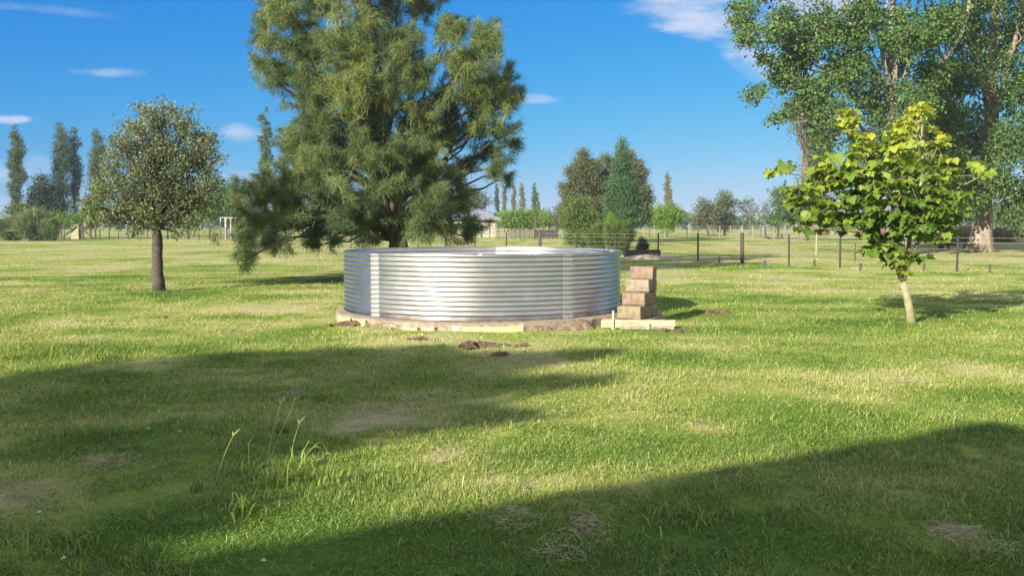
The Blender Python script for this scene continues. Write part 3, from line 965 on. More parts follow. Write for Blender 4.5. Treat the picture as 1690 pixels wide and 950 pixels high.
rgb = np.random.default_rng(2)
for tier, lst in ROWS.items():
    idx = 0
    zc = PADZ + BH * (tier + 0.5)
    for (row, kd) in lst:
        xo = BL / 2 + rgb.normal(0, 0.004)
        if kd == 'w':
            yo = row * BW + BW / 2
            p = pf + ex * xo + ey * yo
            lab, mt = bl_labels[(tier, idx)]
            block(p[0], p[1], zc, BL, BW - 0.004, lab, mt, TH + rgb.normal(0, 0.006)); idx += 1
        else:
            for sgn in (-1, 1):
                p = pf + ex * (BL / 2 + sgn * BW / 2) + ey * (row * BW + BW)
                lab, mt = bl_labels[(tier, idx)]
                block(p[0], p[1], zc, BW - 0.004, BL - 0.004, lab, mt, TH + rgb.normal(0, 0.006)); idx += 1

# pad of earth and concrete within a low timber frame
mb = MB()
c0 = pf - ey * 0.06 - ex * 0.35; c1 = pf - ey * 0.06 + ex * 0.50; c2 = c1 + ey * 1.0; c3 = c0 + ey * 1.0
Vp = [(*c0, 0.092), (*c1, 0.092), (*c2, 0.095), (*c3, 0.095), (*c0, -0.1), (*c1, -0.1), (*c2, -0.1), (*c3, -0.1)]
mb.add(Vp, [(0, 1, 2, 3), (4, 5, 1, 0), (5, 6, 2, 1), (6, 7, 3, 2), (7, 4, 0, 3)])
o = mb.build('step_pad', M['slab'])
tag(o, 'rough brown concrete pad carrying the block steps', 'concrete pad')


def board(a, b, w_, h, mat, label):
    mb = MB(); mb.beam(a, b, w_, h)
    o = mb.build('step_board', M[mat])
    tag(o, label, 'board', 'timber boards round the step pad')


zb = 14.42
A0 = at(992, 533, zb); A1 = at(1054, 534, zb - 0.0); A2 = at(1055, 535, zb - 0.03); A3 = at(1114, 536, zb - 0.05)
for a_ in (A0, A1, A2, A3): a_[2] = 0.06
board(A0, A1, 0.025, 0.125, 'wood_pale', 'left half of the pale timber board in front of the steps')
board(A2, A3, 0.025, 0.130, 'wood_pale', 'right half of the pale timber board in front of the steps')
a_ = A0 + np.array((0.3, -0.035, -0.055)); b_ = A3 + np.array((-0.02, -0.035, -0.055))
board(a_, b_, 0.02, 0.05, 'wood_grey', 'thin lower board lying under the pale boards in front of the steps')
s0 = at(1056, 527, 14.72); s1 = at(1091, 514, 15.75); s0[2] = 0.09; s1[2] = 0.10
board(s0, s1, 0.025, 0.12, 'wood_grey', 'shaded side board running back along the right of the steps')
for (px, y_, h_, lab) in ((1011, 14.385, 0.265, 'tall pale stake nailed to the left board in front of the steps'), (1070, 14.33, 0.075, 'short peg holding the right board in front of the steps')):
    p = at(px, 540, y_)
    mb = MB(); mb.box((0, 0, h_ / 2 - 0.03), (0.028, 0.022, h_ + 0.06), bev=0.003)
    o = mb.build('wooden_stake', M['wood_new']); o.location = (p[0], p[1], 0); o.rotation_euler = (0, 0.03, 0.1)
    tag(o, lab, 'stake')
for (f_, lab) in ((0.35, 'nearer'), (0.75, 'farther')):
    p = s0 + (s1 - s0) * f_ + np.array((0.03, 0, 0))
    mb = MB(); mb.box((0, 0, 0.05), (0.025, 0.022, 0.22), bev=0.003)
    o = mb.build('wooden_stake', M['wood_pale']); o.location = (p[0], p[1], 0.0)
    tag(o, f'{lab} of the two pegs outside the side board right of the steps', 'stake')

# ------------------------------------------------------------------ the round-crowned tree
def world_path(lst, y, dy=None):
    return np.array([at(px, py, y + (d[0] if d else 0)) for (px, py, *d) in lst])


b = ground(261, 479)
tp = world_path([(261, 479), (261, 440), (260, 400), (258, 370), (262, 320), (263, 280), (262, 225)], b[1])
lob = [(262, 205, 38), (300, 205, 38), (228, 215, 38), (325, 230, 34), (205, 245, 36), (262, 250, 44), (300, 260, 42), (335, 265, 34), (340, 305, 32), (230, 275, 42), (185, 275, 28),
       (195, 310, 36), (168, 318, 32), (158, 342, 26), (150, 370, 14), (235, 320, 42), (275, 310, 42), (310, 320, 40), (335, 345, 26), (205, 350, 32), (240, 360, 32), (285, 355, 34), (315, 365, 24), (180, 362, 20),
       (225, 380, 14), (290, 382, 14), (348, 232, 14), (362, 262, 8), (228, 178, 10), (318, 180, 9), (140, 335, 12), (150, 355, 14), (192, 228, 10), (270, 170, 9), (355, 300, 12), (250, 185, 22), (285, 183, 22)]
rg = np.random.default_rng(21)


def dead_top(Ps, Cl, rg):
    h = np.clip((Ps[:, 2] - 2.6) / 2.2, 0, 1)
    r = 0.25 * Cl + 0.4 * rg.random(len(Ps)) + 0.05
    r += (rg.random(len(Ps)) < 0.06 + 0.26 * h) * 0.42
    return np.clip(r, 0, 1)


def seedpods(mb, tw, P):
    rg = np.random.default_rng(77)
    c = P[-5]
    for k in range(170):
        d = unit(rg.normal(size=3) + np.array((0, 0, 0.55))); L_ = 1.0 + rg.random() * 0.6
        s = P[rg.integers(8, 17)]
        e = c + d * L_ * np.array((1.05, 1.05, 0.95)); mid = (s + e) / 2 + rg.normal(0, 0.12, 3) + np.array((0, 0, 0.1))
        tw.tube(bez(s, mid, e, 5), np.linspace(0.012, 0.003, 5), 4)


lb = lobes_px(lob, b[1], 0.85, rg, 2, 0.92, 0.45)
make_tree('round_tree', 'round-crowned grey-green tree with a stout dark trunk, alone on the left lawn', 'tree', (b[0], b[1], 0), tp, 0.15, lb,
          0.067, 24000, LM['round'], M['bark_stout'], 21, clump=0.17, per=9, limb_r=0.30, rndfn=dead_top, hollow=0.1, flare=0.12, extra=seedpods, fork=(0.42, 0.95), aspect=0.5)

# ------------------------------------------------------------------ casuarina
CZ = 27.5
cb = at(660, 450, CZ); cb[2] = 0
CL = [(470, 20, 48), (540, 5, 58), (620, 10, 58), (690, 20, 40), (440, 70, 28), (500, 85, 52), (580, 80, 58), (650, 85, 50), (455, 130, 32), (520, 150, 52), (600, 150, 58), (680, 135, 48),
      (745, 55, 34), (800, 72, 34), (765, 110, 42), (832, 130, 26), (820, 165, 40), (745, 170, 42), (690, 200, 48), (610, 210, 56), (530, 215, 52), (490, 245, 36),
      (560, 270, 56), (500, 295, 48), (450, 318, 38), (408, 320, 26), (640, 270, 50), (720, 245, 40), (790, 215, 38), (830, 225, 22), (770, 275, 26), (815, 290, 16),
      (620, 330, 50), (700, 310, 42), (550, 340, 46), (480, 350, 42), (430, 365, 38), (400, 395, 26), (410, 425, 18), (520, 385, 18), (512, 398, 9), (555, 398, 12), (700, 360, 40), (755, 345, 34), (778, 375, 24), (770, 392, 14),
      (640, 372, 30), (585, 365, 34), (460, 400, 14), (705, 380, 22), (840, 300, 10), (600, -50, 60), (680, -60, 50), (530, -60, 50), (620, -120, 50), (425, 110, 16), (850, 160, 14), (600, 388, 22), (545, 378, 24), (690, 385, 20), (740, 378, 22), (470, 378, 26), (445, 400, 16), (522, 405, 9), (620, 398, 8), (745, 300, 28), (800, 250, 26), (720, 345, 32), (822, 268, 18), (690, 270, 38), (765, 325, 20), (843, 240, 14), (780, 160, 34), (800, 200, 30), (740, 215, 34), (755, 120, 30)]
rg = np.random.default_rng(5)
FR = {(640, 270), (600, 150), (560, 270), (500, 295), (450, 318), (430, 365), (480, 350), (400, 395), (410, 425), (620, 330), (705, 380), (800, 72), (820, 165), (530, 215), (600, 210), (700, 360)}
casu = []
for (px, py, r) in CL:
    big = r > 30
    ccx = (px - 640) / F * CZ
    dmax = math.sqrt(max(0.3, 4.3 ** 2 - ccx ** 2)) * (0.95 if py > 0 else 0.6)
    if (px, py) in FR:
        ds = [-dmax * 0.75] + ([dmax * 0.3] if big else [])
    elif big and (px > 700 or py < 60) and rg.random() < 0.45:
        ds = [rg.normal() * dmax * 0.3]
    elif big:
        ds = [-dmax * 0.55 + rg.normal() * 0.4, dmax * 0.55 + rg.normal() * 0.4]
    else:
        ds = [rg.normal() * 0.5 * dmax * 0.6]
    for d in ds:
        casu.append((at(px, py, CZ + d), r / F * CZ * (1.0 if big else 1.05)))
root = empty('casuarina_tree', (cb[0], cb[1], 0))
tag(root, 'very large feathery tree with drooping needle-like foliage rising behind the steel tank', 'tree')
tp = np.array([at(660, 446, CZ), at(657, 400, CZ), at(654, 345, CZ), at(640, 290, CZ + .2), at(628, 240, CZ + .3), at(622, 170, CZ), at(610, 90, CZ), at(600, 0, CZ), at(610, -90, CZ)])
tp[0][2] = -0.05
rg = np.random.default_rng(6)
seg = np.linspace(0, 1, len(tp)); tt = np.linspace(0, 1, 24)
P = np.stack([np.interp(tt, seg, tp[:, k]) for k in range(3)], -1)
mb = MB(); mb.tube(P, 0.31 * (1 - 0.85 * tt) * (1 + 0.4 * np.exp(-tt * 20)), 14, 0.06)
tw = MB()
NV = []; NQn = 0; rn = []
for (c, r) in casu:
    fh = np.clip((c[2] - 0.6) / (P[-1, 2]) * 0.75, 0.10, 0.9) if c[2] > 2.2 else 0.16 + 0.08 * rg.random()
    s0 = P[int(fh * 23)]
    mid = (s0 + c) / 2 + np.array((0, 0, 0.14 * np.linalg.norm(c - s0) * (1.0 if c[2] < 4 else -0.3)))
    pth = bez(s0, mid, c, 9); dist = np.linalg.norm(c - s0)
    pth[1:-1] += rg.normal(0, 0.02 * dist, (7, 3))
    lr = 0.02 + 0.011 * dist
    mb.tube(pth, np.linspace(min(lr, 0.13), 0.018, 9), 6)
    hz = unit(c - (P[int(fh * 23)] + np.array((0, 0, -0.5))))
    lobe_tone = rg.uniform(-0.12, 0.25) - (0.12 if c[1] > CZ + 0.5 else 0)  # back lobes get darker needles: crown shade put into the colour
    npl = int(9 + 21 * (r / 0.95) ** 2)
    for k in range(npl):
        d = unit(hz * 0.55 + rg.normal(size=3) * 0.75 + np.array((0, 0, 0.38)))
        o = c + rg.normal(size=3) * r * 0.33 - d * r * 0.2
        Lp = r * (0.6 + 0.5 * rg.random())
        e = o + d * Lp
        ctrl = o + d * Lp * 0.55 + np.array((0, 0, 0.12 * Lp))
        q = bez(o, ctrl, e - np.array((0, 0, 0.15 * Lp)), 5)
        tw.tube(q, np.linspace(0.011, 0.003, 5), 3)
        nn = int(125 * (Lp / 0.7) + 30)
        tq = rg.random(nn) ** 0.8
        pp = (1 - tq)[:, None] ** 2 * o + (2 * tq * (1 - tq))[:, None] * ctrl + (tq ** 2)[:, None] * (e - np.array((0, 0, 0.15 * Lp)))
        nd = unit(d * 0.75 + rg.normal(size=(nn, 3)) * 0.6 + np.array((0, 0, 0.1))); pp = pp + rg.normal(size=(nn, 3)) * 0.05
        nl = (0.17 + 0.16 * rg.random(nn))[:, None]
        wv = unit(np.cross(nd, rg.normal(size=(nn, 3)))) * 0.0046
        m1 = pp + nd * nl * 0.55
        tip = m1 + unit(nd + np.array((0, 0, -0.9))) * nl * 0.5
        V = np.stack((pp - wv, pp + wv, m1 + wv, m1 - wv, tip), 1)
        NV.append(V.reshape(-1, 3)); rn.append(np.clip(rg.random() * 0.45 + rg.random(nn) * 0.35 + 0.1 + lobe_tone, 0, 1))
V = np.vstack(NV); n = len(V) // 5; k = np.arange(n)[:, None] * 5
rn = np.concatenate(rn)
mb.build('trunk', M['bark_dark'], root, smooth=True, origin=(cb[0], cb[1], 0))
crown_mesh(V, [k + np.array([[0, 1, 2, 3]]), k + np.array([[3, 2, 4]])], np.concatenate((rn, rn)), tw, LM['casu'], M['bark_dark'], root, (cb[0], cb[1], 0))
print('casuarina needles', n)

# ------------------------------------------------------------------ young tree with large lobed leaves
b = ground(1503, 532); MY = b[1]
ML = [(1400, 205, 26), (1425, 240, 28), (1350, 285, 30), (1300, 278, 18), (1278, 283, 7), (1318, 325, 30), (1378, 305, 40), (1440, 290, 42), (1480, 245, 36), (1512, 205, 30), (1525, 180, 18), (1548, 240, 26),
      (1500, 290, 42), (1555, 290, 28), (1608, 274, 9), (1625, 287, 4), (1552, 340, 40), (1480, 340, 46), (1410, 345, 42), (1350, 355, 30), (1325, 372, 14), (1440, 385, 26), (1530, 380, 34), (1572, 370, 22), (1582, 325, 15),
      (1478, 425, 26), (1505, 425, 18), (1450, 408, 18), (1432, 415, 8), (1470, 405, 24), (1515, 350, 34), (1556, 335, 24), (1430, 358, 28), (1490, 372, 28)]
rg = np.random.default_rng(31)
lob = lobes_px(ML, MY, 0.95, rg, 2)
root = empty('young_tree', (b[0], b[1], 0))
tag(root, 'young forked tree with big bright yellow-green lobed leaves on the right lawn', 'tree')
mb = MB(); tw = MB()
def px_path(pts):
    return np.array([at(px, py, MY + d) for (px, py, d) in pts])
P1 = px_path([(1504, 536, 0), (1502, 515, 0), (1497, 490, 0), (1490, 464, 0)])
mb.tube(P1, [0.088, 0.066, 0.060, 0.060], 12, 0.04)
P2 = px_path([(1491, 470, 0), (1482, 445, 0), (1462, 415, 0.05), (1451, 385, 0.1), (1447, 345, 0.1), (1440, 300, 0.1), (1430, 240, 0.1)])
mb.tube(P2, np.linspace(0.046, 0.012, 7), 10, 0.03)
P3 = px_path([(1489, 468, 0), (1496, 430, -0.05), (1502, 392, -0.1), (1512, 340, -0.1), (1523, 290, -0.05), (1522, 235, 0), (1520, 185, 0)])
mb.tube(P3, np.linspace(0.047, 0.010, 7), 10, 0.03)
P4 = px_path([(1484, 446, 0), (1478, 400, 0.2), (1476, 350, 0.3), (1490, 300, 0.35)])
mb.tube(P4, np.linspace(0.028, 0.010, 4), 8, 0.03)
# lobed leaf outline (unit length, stem at 0,0)
LF = np.array([(0, 0), (0.22, 0.02), (0.50, 0.10), (0.36, 0.30), (0.56, 0.52), (0.30, 0.58), (0.20, 0.78), (0, 1.0), (-0.20, 0.78), (-0.30, 0.58), (-0.56, 0.52), (-0.36, 0.30), (-0.50, 0.10), (-0.22, 0.02)])
LC = np.array((0, 0.42))
VV = []; rn = []
stems = np.vstack((P2, P3, P4))
for (c, r) in lob:
    s0 = stems[np.argmin(np.linalg.norm(stems - (c - np.array((0, 0, 0.45))), axis=1))]
    pth = bez(s0, (s0 + c) / 2 + np.array((0, 0, -0.05)), c, 6)
    tw.tube(pth, np.linspace(0.012, 0.005, 6), 5)
    nw = max(2, int(13.5 * (r / 0.35) ** 2))
    for k in range(nw):
        d = unit(rg.normal(size=3) + np.array((0, 0, 0.25)))
        e = c + d * r * (0.30 + 0.90 * rg.random() ** 1.3)
        tw.tube(np.array((c, (c + e) / 2 + rg.normal(0, 0.03, 3), e)), np.array((0.005, 0.004, 0.003)), 4)
        outer = np.linalg.norm((e - np.array((at(1460, 330, MY)))) * np.array((1, 0.9, 1)))
        cl = rg.random()
        young = np.clip((e[2] - 1.9) * 0.38, 0, 0.7) + (0.16 if outer > 1.1 else 0.0)
        a0 = rg.random() * 6.28
        nlv = rg.integers(5, 9)
        for q in range(nlv):
            az = a0 + q * 2 * math.pi / nlv + rg.normal() * 0.3
            hd = np.array((math.cos(az), math.sin(az), 0))
            droop = np.clip(rg.normal(0.55, 0.3), -0.1, 1.3)
            yv = hd * math.cos(droop) + np.array((0, 0, -math.sin(droop)))
            nv_ = hd * math.sin(droop) + np.array((0, 0, math.cos(droop)))
            nv_ = unit(nv_ + rg.normal(0, 0.34, 3)); yv = unit(yv - nv_ * (yv @ nv_)); xv = np.cross(yv, nv_)
            L_ = (0.115 if young < 0.5 else 0.10) * rg.lognormal(0, 0.24)
            pet = e + hd * 0.05 + np.array((0, 0, 0.01))
            fold = 0.16 * L_
            pts = np.vstack((LF, LC))
            W_ = pet + pts[:, :1] * xv * L_ * 1.1 + pts[:, 1:] * yv * L_ + np.abs(pts[:, :1]) * nv_ * fold - (pts[:, 1:] ** 2) * nv_ * L_ * 0.18
            VV.append(W_)
            rn.append(np.full(14, np.clip(0.12 + young * 0.75 + 0.34 * cl + rg.normal() * 0.09, 0, 1)))
V = np.vstack(VV); n = len(VV)
tri = np.array([(j, (j + 1) % 14, 14) for j in range(14)])
T = (np.arange(n)[:, None, None] * 15 + tri[None]).reshape(-1, 3)
og = (b[0], b[1], 0)
mb.build('trunk', M['bark_young'], root, smooth=True, origin=og)
crown_mesh(V, [T], np.concatenate(rn), tw, LM['maple'], M['bark_young'], root, og)
print('young tree leaves', n)

# ------------------------------------------------------------------ the big trees on the right
def big_limbs(paths, y):
    def f(mb, tw, P):
        rg = np.random.default_rng(9)
        for pts, r0, r1 in paths:
            nq = len(pts); q = np.array([at(px, py, y - min(1.7, 0.8 * k) * (y < 70)) for k, (px, py, *d) in enumerate(pts)])
            s = np.linspace(0, 1, len(q)); t2 = np.linspace(0, 1, len(q) * 3)
            q = np.stack([np.interp(t2, s, q[:, k]) for k in range(3)], -1)
            q[1:-1] += rg.normal(0, 0.04, (len(q) - 2, 3))
            mb.tube(q, np.linspace(r0, r1, len(q)) * 0.8, 8, 0.06)
    return f


AZ = 50.0
AL = [(1225, 25, 30), (1235, 60, 22), (1290, 45, 40), (1262, 95, 16), (1240, 160, 13), (1255, 148, 11), (1275, 197, 11), (1300, 185, 16), (1300, 120, 38), (1350, 50, 48), (1345, 155, 42), (1320, 85, 40), (1400, 115, 46),
      (1380, 190, 34), (1420, 35, 48), (1450, 170, 42, 2.6), (1500, 55, 48), (1475, 115, 40, 3.0), (1510, 175, 42), (1545, 115, 36), (1560, 35, 44), (1360, 240, 20), (1425, 245, 32), (1490, 245, 38), (1340, -40, 48), (1270, -25, 36),
      (1420, -50, 50), (1500, -50, 50), (1570, -60, 40), (1440, -110, 50), (1375, 285, 16), (1440, 300, 30), (1520, 300, 34), (1350, 215, 14), (1440, 132, 20, -1.8), (1492, 140, 20, -1.8), (1458, 70, 22, -1.8), (1448, 195, 24, -2.2), (1505, 185, 24, -1.8), (1425, 165, 22, -1.5), (1478, 30, 24, -2.0), (1530, 70, 24, -1.5), (1470, 225, 26, -2.0), (1400, 70, 24, -2.0)]
rg = np.random.default_rng(41)
b = at(1488, 420, AZ); b[2] = 0
tp = world_path([(1488, 421), (1484, 330), (1478, 250), (1474, 200), (1472, 150), (1470, 90), (1472, 20), (1475, -60)], AZ)
make_tree('shade_tree', 'tall spreading tree with pale upright limbs behind the young tree, reaching far to the left', 'tree', b, tp, 0.42, lobes_px(AL, AZ, 4.2, rg, 2, 0.84),
          0.15, 62000, LM['plane'], M['bark_pale'], 41, clump=0.40, per=20, limbs=0.4, limb_r=0.13, hollow=0.15, fork=(0.4, 0.95), aspect=0.85,
          extra=big_limbs([([(1474, 190), (1455, 130), (1432, 105), (1412, 65), (1395, 20), (1385, -30)], 0.22, 0.08), ([(1473, 160), (1458, 95), (1452, 60), (1465, 0)], 0.17, 0.07),
                           ([(1474, 180), (1480, 110), (1492, 50), (1500, 0)], 0.2, 0.09), ([(1475, 170), (1500, 100), (1510, 40), (1520, -20)], 0.15, 0.07),
                           ([(1474, 205), (1410, 165), (1375, 125), (1340, 90), (1300, 70)], 0.2, 0.05), ([(1474, 240), (1400, 200), (1345, 185), (1290, 195)], 0.14, 0.04),
                           ([(1480, 270), (1520, 170), (1545, 120), (1562, 95), (1590, 50), (1600, 0)], 0.24, 0.1), ([(1560, 100), (1535, 40), (1525, -10)], 0.10, 0.05)], AZ), group='big trees in the right field')

BZ = 56.0
BLb = [(1560, 200, 44), (1600, 120, 48), (1650, 80, 46, 2.6), (1690, 150, 56), (1615, 220, 44, 2.6), (1570, 280, 44), (1640, 300, 44), (1690, 240, 52), (1705, 330, 46), (1600, 335, 32), (1668, 352, 22), (1555, 145, 32), (1585, 50, 46), (1640, -5, 48),
       (1700, 40, 48), (1745, 200, 56), (1740, 300, 50), (1745, 100, 50), (1570, 350, 22), (1640, -70, 50), (1720, -60, 50), (1690, 375, 16), (1560, 240, 30), (1612, 190, 20, -1.8), (1655, 215, 22, -2.0), (1640, 250, 22, -2.0), (1660, 100, 22, -2.0), (1625, 60, 22, -2.0)]
rg = np.random.default_rng(42)
b = at(1617, 414, BZ); b[2] = 0


def root_flare(mb, tw, P):
    big_limbs([([(1638, 190), (1630, 160), (1622, 140)], 0.24, 0.15), ([(1638, 190), (1652, 150), (1662, 120), (1680, 50), (1685, 0)], 0.26, 0.11), ([(1628, 170), (1612, 158)], 0.10, 0.06),
               ([(1638, 215), (1610, 60), (1600, 0), (1598, -40)], 0.24, 0.12), ([(1640, 200), (1645, 60), (1650, 0)], 0.16, 0.10), ([(1622, 330), (1650, 310), (1690, 300)], 0.12, 0.05),
               ([(1622, 345), (1660, 348), (1672, 350)], 0.05, 0.02), ([(1625, 280), (1580, 230), (1560, 190)], 0.16, 0.06)], BZ)(mb, tw, P)
    rg = np.random.default_rng(4)
    for k in range(9):
        a = k * 0.7 + rg.random() * 0.4
        e = b + np.array((math.cos(a) * 0.95, math.sin(a) * 0.95, -0.03)); s = b + np.array((math.cos(a) * 0.25, math.sin(a) * 0.25, 1.0))
        mb.tube(bez(s, b + np.array((math.cos(a) * 0.45, math.sin(a) * 0.45, 0.15)), e, 5), [0.16, 0.22, 0.22, 0.16, 0.08], 7, 0.08)


tp = world_path([(1617, 416), (1620, 370), (1624, 320), (1632, 260), (1636, 200), (1636, 130), (1640, 40), (1645, -60)], BZ)
tp[0][2] = -0.05
make_tree('shade_tree', 'massive old tree with a thick flared trunk at the right edge of the field', 'tree', b, tp, 0.58, lobes_px(BLb, BZ, 4.5, rg, 2, 0.86),
          0.16, 62000, LM['plane'], M['bark_plane'], 42, clump=0.44, per=20, limbs=0.4, limb_r=0.12, hollow=0.15, fork=(0.35, 0.95), aspect=0.85, extra=root_flare, trunk_n=18, group='big trees in the right field')

DZ = 72.0
rg = np.random.default_rng(43)
b = at(1562, 405, DZ); b[2] = 0
make_tree('shade_tree', 'farther dark-trunked tree seen between the young tree and the massive flared trunk', 'tree', b, world_path([(1562, 407), (1562, 350), (1560, 250), (1560, 170)], DZ), 0.50,
          lobes_px([(1562, 330, 30), (1530, 300, 30), (1595, 300, 30), (1560, 270, 36), (1530, 230, 34), (1600, 240, 34), (1560, 190, 34), (1500, 330, 22), (1500, 270, 30)], DZ, 3.5, rg, 2),
          0.22, 16000, LM['plane'], M['bark_dark'], 43, clump=0.8, per=34, hollow=0.15, group='big trees in the right field')

EZ = 95.0
rg = np.random.default_rng(44)
b = at(1326, 396, EZ); b[2] = 0
make_tree('gum_tree', 'distant tree with straight pale trunk just left of the young tree', 'tree', b,
          world_path([(1326, 397), (1327, 340), (1329, 280), (1328, 240), (1331, 200), (1335, 150)], EZ), 0.36,
          lobes_px([(1340, 235, 16), (1350, 265, 22), (1345, 300, 20), (1318, 330, 16), (1350, 335, 22), (1318, 215, 10), (1340, 190, 22), (1315, 180, 18), (1365, 220, 18), (1335, 165, 24), (1370, 350, 16)], EZ, 2.5, rg, 2),
          0.26, 11000, LM['olive'], M['bark_grey'], 44, clump=0.8, per=26, hollow=0.2, extra=big_limbs([([(1328, 260), (1322, 220), (1318, 190)], 0.2, 0.1), ([(1329, 255), (1338, 220), (1342, 195)], 0.2, 0.1)], EZ))

# ------------------------------------------------------------------ background trees
def simple_tree(name, label, px, base_py, z, lobes, leaf, n, lm, bark, trad, seed, rep=1, depth=None, group=None, clump=None, cat='tree', ttop=None, **kw):
    b = at(px, base_py, z); b[2] = 0
    rg = np.random.default_rng(seed)
    top = min(l[1] for l in lobes) if ttop is None else ttop
    tp = world_path([(px, 371 + 1.62 / z * F), (px, (371 + top) / 2 + 5), (px, top + 4)], z)
    tp[0][2] = -0.05
    if depth is None: depth = max(l[2] for l in lobes) / F * z * 0.8
    return make_tree(name, label, cat, b, tp, trad * 0.6, lobes_px(lobes, z, depth, rg, rep), leaf, n, lm, bark, seed, group=group, clump=clump or leaf * 3, per=20, **kw)


def poplar(label, px, top, bot, hw, z, seed, n=4200, lm='poplar', tilt=0.0, group='poplars on the horizon', taper=0.6):
    rg = np.random.default_rng(seed)
    lob = []
    H = bot - top
    for k in range(15):
        t = k / 14
        w = hw * (0.16 + 0.9 * math.sin(math.pi * min(1, t * 0.88 + 0.03) ** 0.75))
        lob.append((px + tilt * (1 - t) + rg.normal() * hw * 0.22, top + 3 + t * (H - 10), w * 0.72))
    s = z / F
    return simple_tree('poplar_tree', label, px, bot, z, lob, max(0.16, 1.5 * s), int(n * 2.2), LM[lm], M['bark_grey'], 2.0 * s, seed, rep=2, depth=hw * s * 0.5, group=group, clump=hw * s * 0.30, up=0.1, squash=1.5, twigs=False, limb_r=0.3)


# left side
poplar('columnar poplar at the far left, standing alone above the feathery reed clump', 27, 210, 372, 15, 118, 51, 6000)
poplar('left and tallest of the twin poplars between the dark conifer and the round tree', 101, 204, 372, 19, 122, 52, 6000)
poplar('right, slimmer one of the twin poplars left of the round tree', 122, 210, 372, 13, 124, 53, 4200)
poplar('poplar partly hidden behind the left side of the round tree', 157, 215, 370, 16, 120, 54, 5500, tilt=3)
poplar('slim poplar rising behind the left edge of the casuarina', 438, 178, 370, 11, 112, 55, 4200)
# centre
CP = 'small distant poplars behind the barn'
for (px, tp_, hw, lab, lm) in ((820, 302, 5, 'distant poplar nearest the barn roof', 'poplar'), (832, 305, 5, 'second distant poplar counted from the barn', 'palepop'), (848, 306, 5, 'third distant poplar counted from the barn, half behind a hanging bough', 'palepop'),
                               (862, 300, 6, 'pale distant poplar standing just left of the pair right of the barn', 'palepop'), (882, 300, 6, 'darkest distant poplar, rightmost and tallest of the row beyond the barn', 'poplar')):
    poplar(lab, px, tp_, 372, hw, 190, int(px), 1500, lm, group=CP)
poplar('short dark poplar growing against the rightmost tall one of the row', 889, 330, 372, 4, 186, 889, 700, 'poplar', group=CP)
poplar('lone thin poplar rising over the round lime-green tree right of centre', 1102, 283, 372, 7, 150, 61, 2200, 'palepop')
poplar('small thin sapling poplar leaning against the lone poplar right of centre', 1108, 320, 372, 5, 149, 62, 900, 'palepop')

simple_tree('conifer_tree', 'dark layered conifer between the far left poplar and the twin poplars', 72, 376, 108,
            [(72, 295, 7), (70, 308, 13), (62, 318, 11), (84, 316, 12), (72, 330, 20), (58, 342, 15), (90, 342, 15), (72, 355, 22), (52, 362, 14), (92, 362, 12)], 0.26, 8000, LM['conif'], M['bark_dark'], 0.3, 71, rep=2, squash=0.5)
simple_tree('broadleaf_tree', 'pale green tree low between the far left poplar and the left edge', 40, 378, 105, [(30, 345, 13), (22, 352, 10), (45, 352, 12)], 0.24, 2200, LM['bush'], M['bark_grey'], 0.15, 72)
DT = 'dark trees behind the round tree'
simple_tree('broadleaf_tree', 'dark green tree seen between the round tree and the casuarina', 372, 380, 110, [(365, 320, 22), (385, 335, 22), (355, 345, 22), (385, 355, 18), (340, 340, 18)], 0.28, 6000, LM['plane'], M['bark_dark'], 0.3, 73, rep=2, group=DT)
simple_tree('broadleaf_tree', 'dark tree hidden behind the right half of the round tree', 310, 380, 112, [(310, 330, 22), (330, 345, 20), (290, 345, 20), (310, 355, 20)], 0.28, 4500, LM['plane'], M['bark_dark'], 0.3, 74, rep=2, group=DT)
simple_tree('broadleaf_tree', 'green tree hidden behind the left half of the round tree', 220, 378, 114, [(215, 345, 20), (240, 350, 20), (195, 355, 18)], 0.28, 3500, LM['bush'], M['bark_dark'], 0.3, 75, rep=2, group=DT)
simple_tree('broadleaf_tree', 'light green bush tree just right of the twin poplars', 150, 380, 108, [(150, 355, 14), (168, 358, 12), (135, 362, 10)], 0.24, 2500, LM['lime'], M['bark_grey'], 0.12, 76)
simple_tree('broadleaf_tree', 'light green bush below the twin poplars beside the reed clump', 92, 380, 104, [(90, 362, 12), (104, 366, 9), (82, 368, 8)], 0.2, 1800, LM['lime'], M['bark_grey'], 0.1, 77)
simple_tree('broadleaf_tree', 'dark green tree behind the lower left boughs of the casuarina', 500, 382, 100, [(490, 355, 20), (515, 350, 20), (470, 358, 16), (540, 358, 18), (560, 360, 16)], 0.26, 5000, LM['plane'], M['bark_dark'], 0.25, 78, rep=2)

# centre cluster
CC = 'tall trees right of the tank'
simple_tree('conifer_tree', 'rusty brown-green conifer, the left one of the tall centre pair', 962, 400, 88,
            [(963, 252, 8), (962, 266, 14), (950, 284, 17), (975, 280, 16), (962, 300, 24), (940, 318, 17), (985, 305, 18), (948, 340, 24), (975, 335, 24), (932, 352, 14), (955, 365, 24), (985, 365, 20), (988, 270, 8), (928, 306, 6)],
            0.15, 34000, LM['brown'], M['bark_dark'], 0.32, 81, rep=2, group=CC, squash=0.8)
simple_tree('conifer_tree', 'dark shaded conifer in the gap of the tall centre pair', 993, 398, 92,
            [(998, 290, 10), (992, 310, 16), (1000, 330, 16), (990, 350, 18), (1002, 365, 14)], 0.16, 13000, LM['conif'], M['bark_dark'], 0.3, 82, rep=2, group=CC, squash=0.8)
simple_tree('conifer_tree', 'pointed green conifer, the tallest in the centre of the field', 1026, 400, 84,
            [(1027, 232, 4), (1027, 242, 7), (1026, 256, 10), (1025, 272, 14), (1028, 290, 18), (1020, 308, 20), (1035, 312, 18), (1016, 332, 22), (1038, 335, 22), (1022, 355, 26), (1042, 360, 20)],
            0.15, 32000, LM['bluegreen'], M['bark_dark'], 0.3, 83, rep=2, group=CC, squash=0.8)
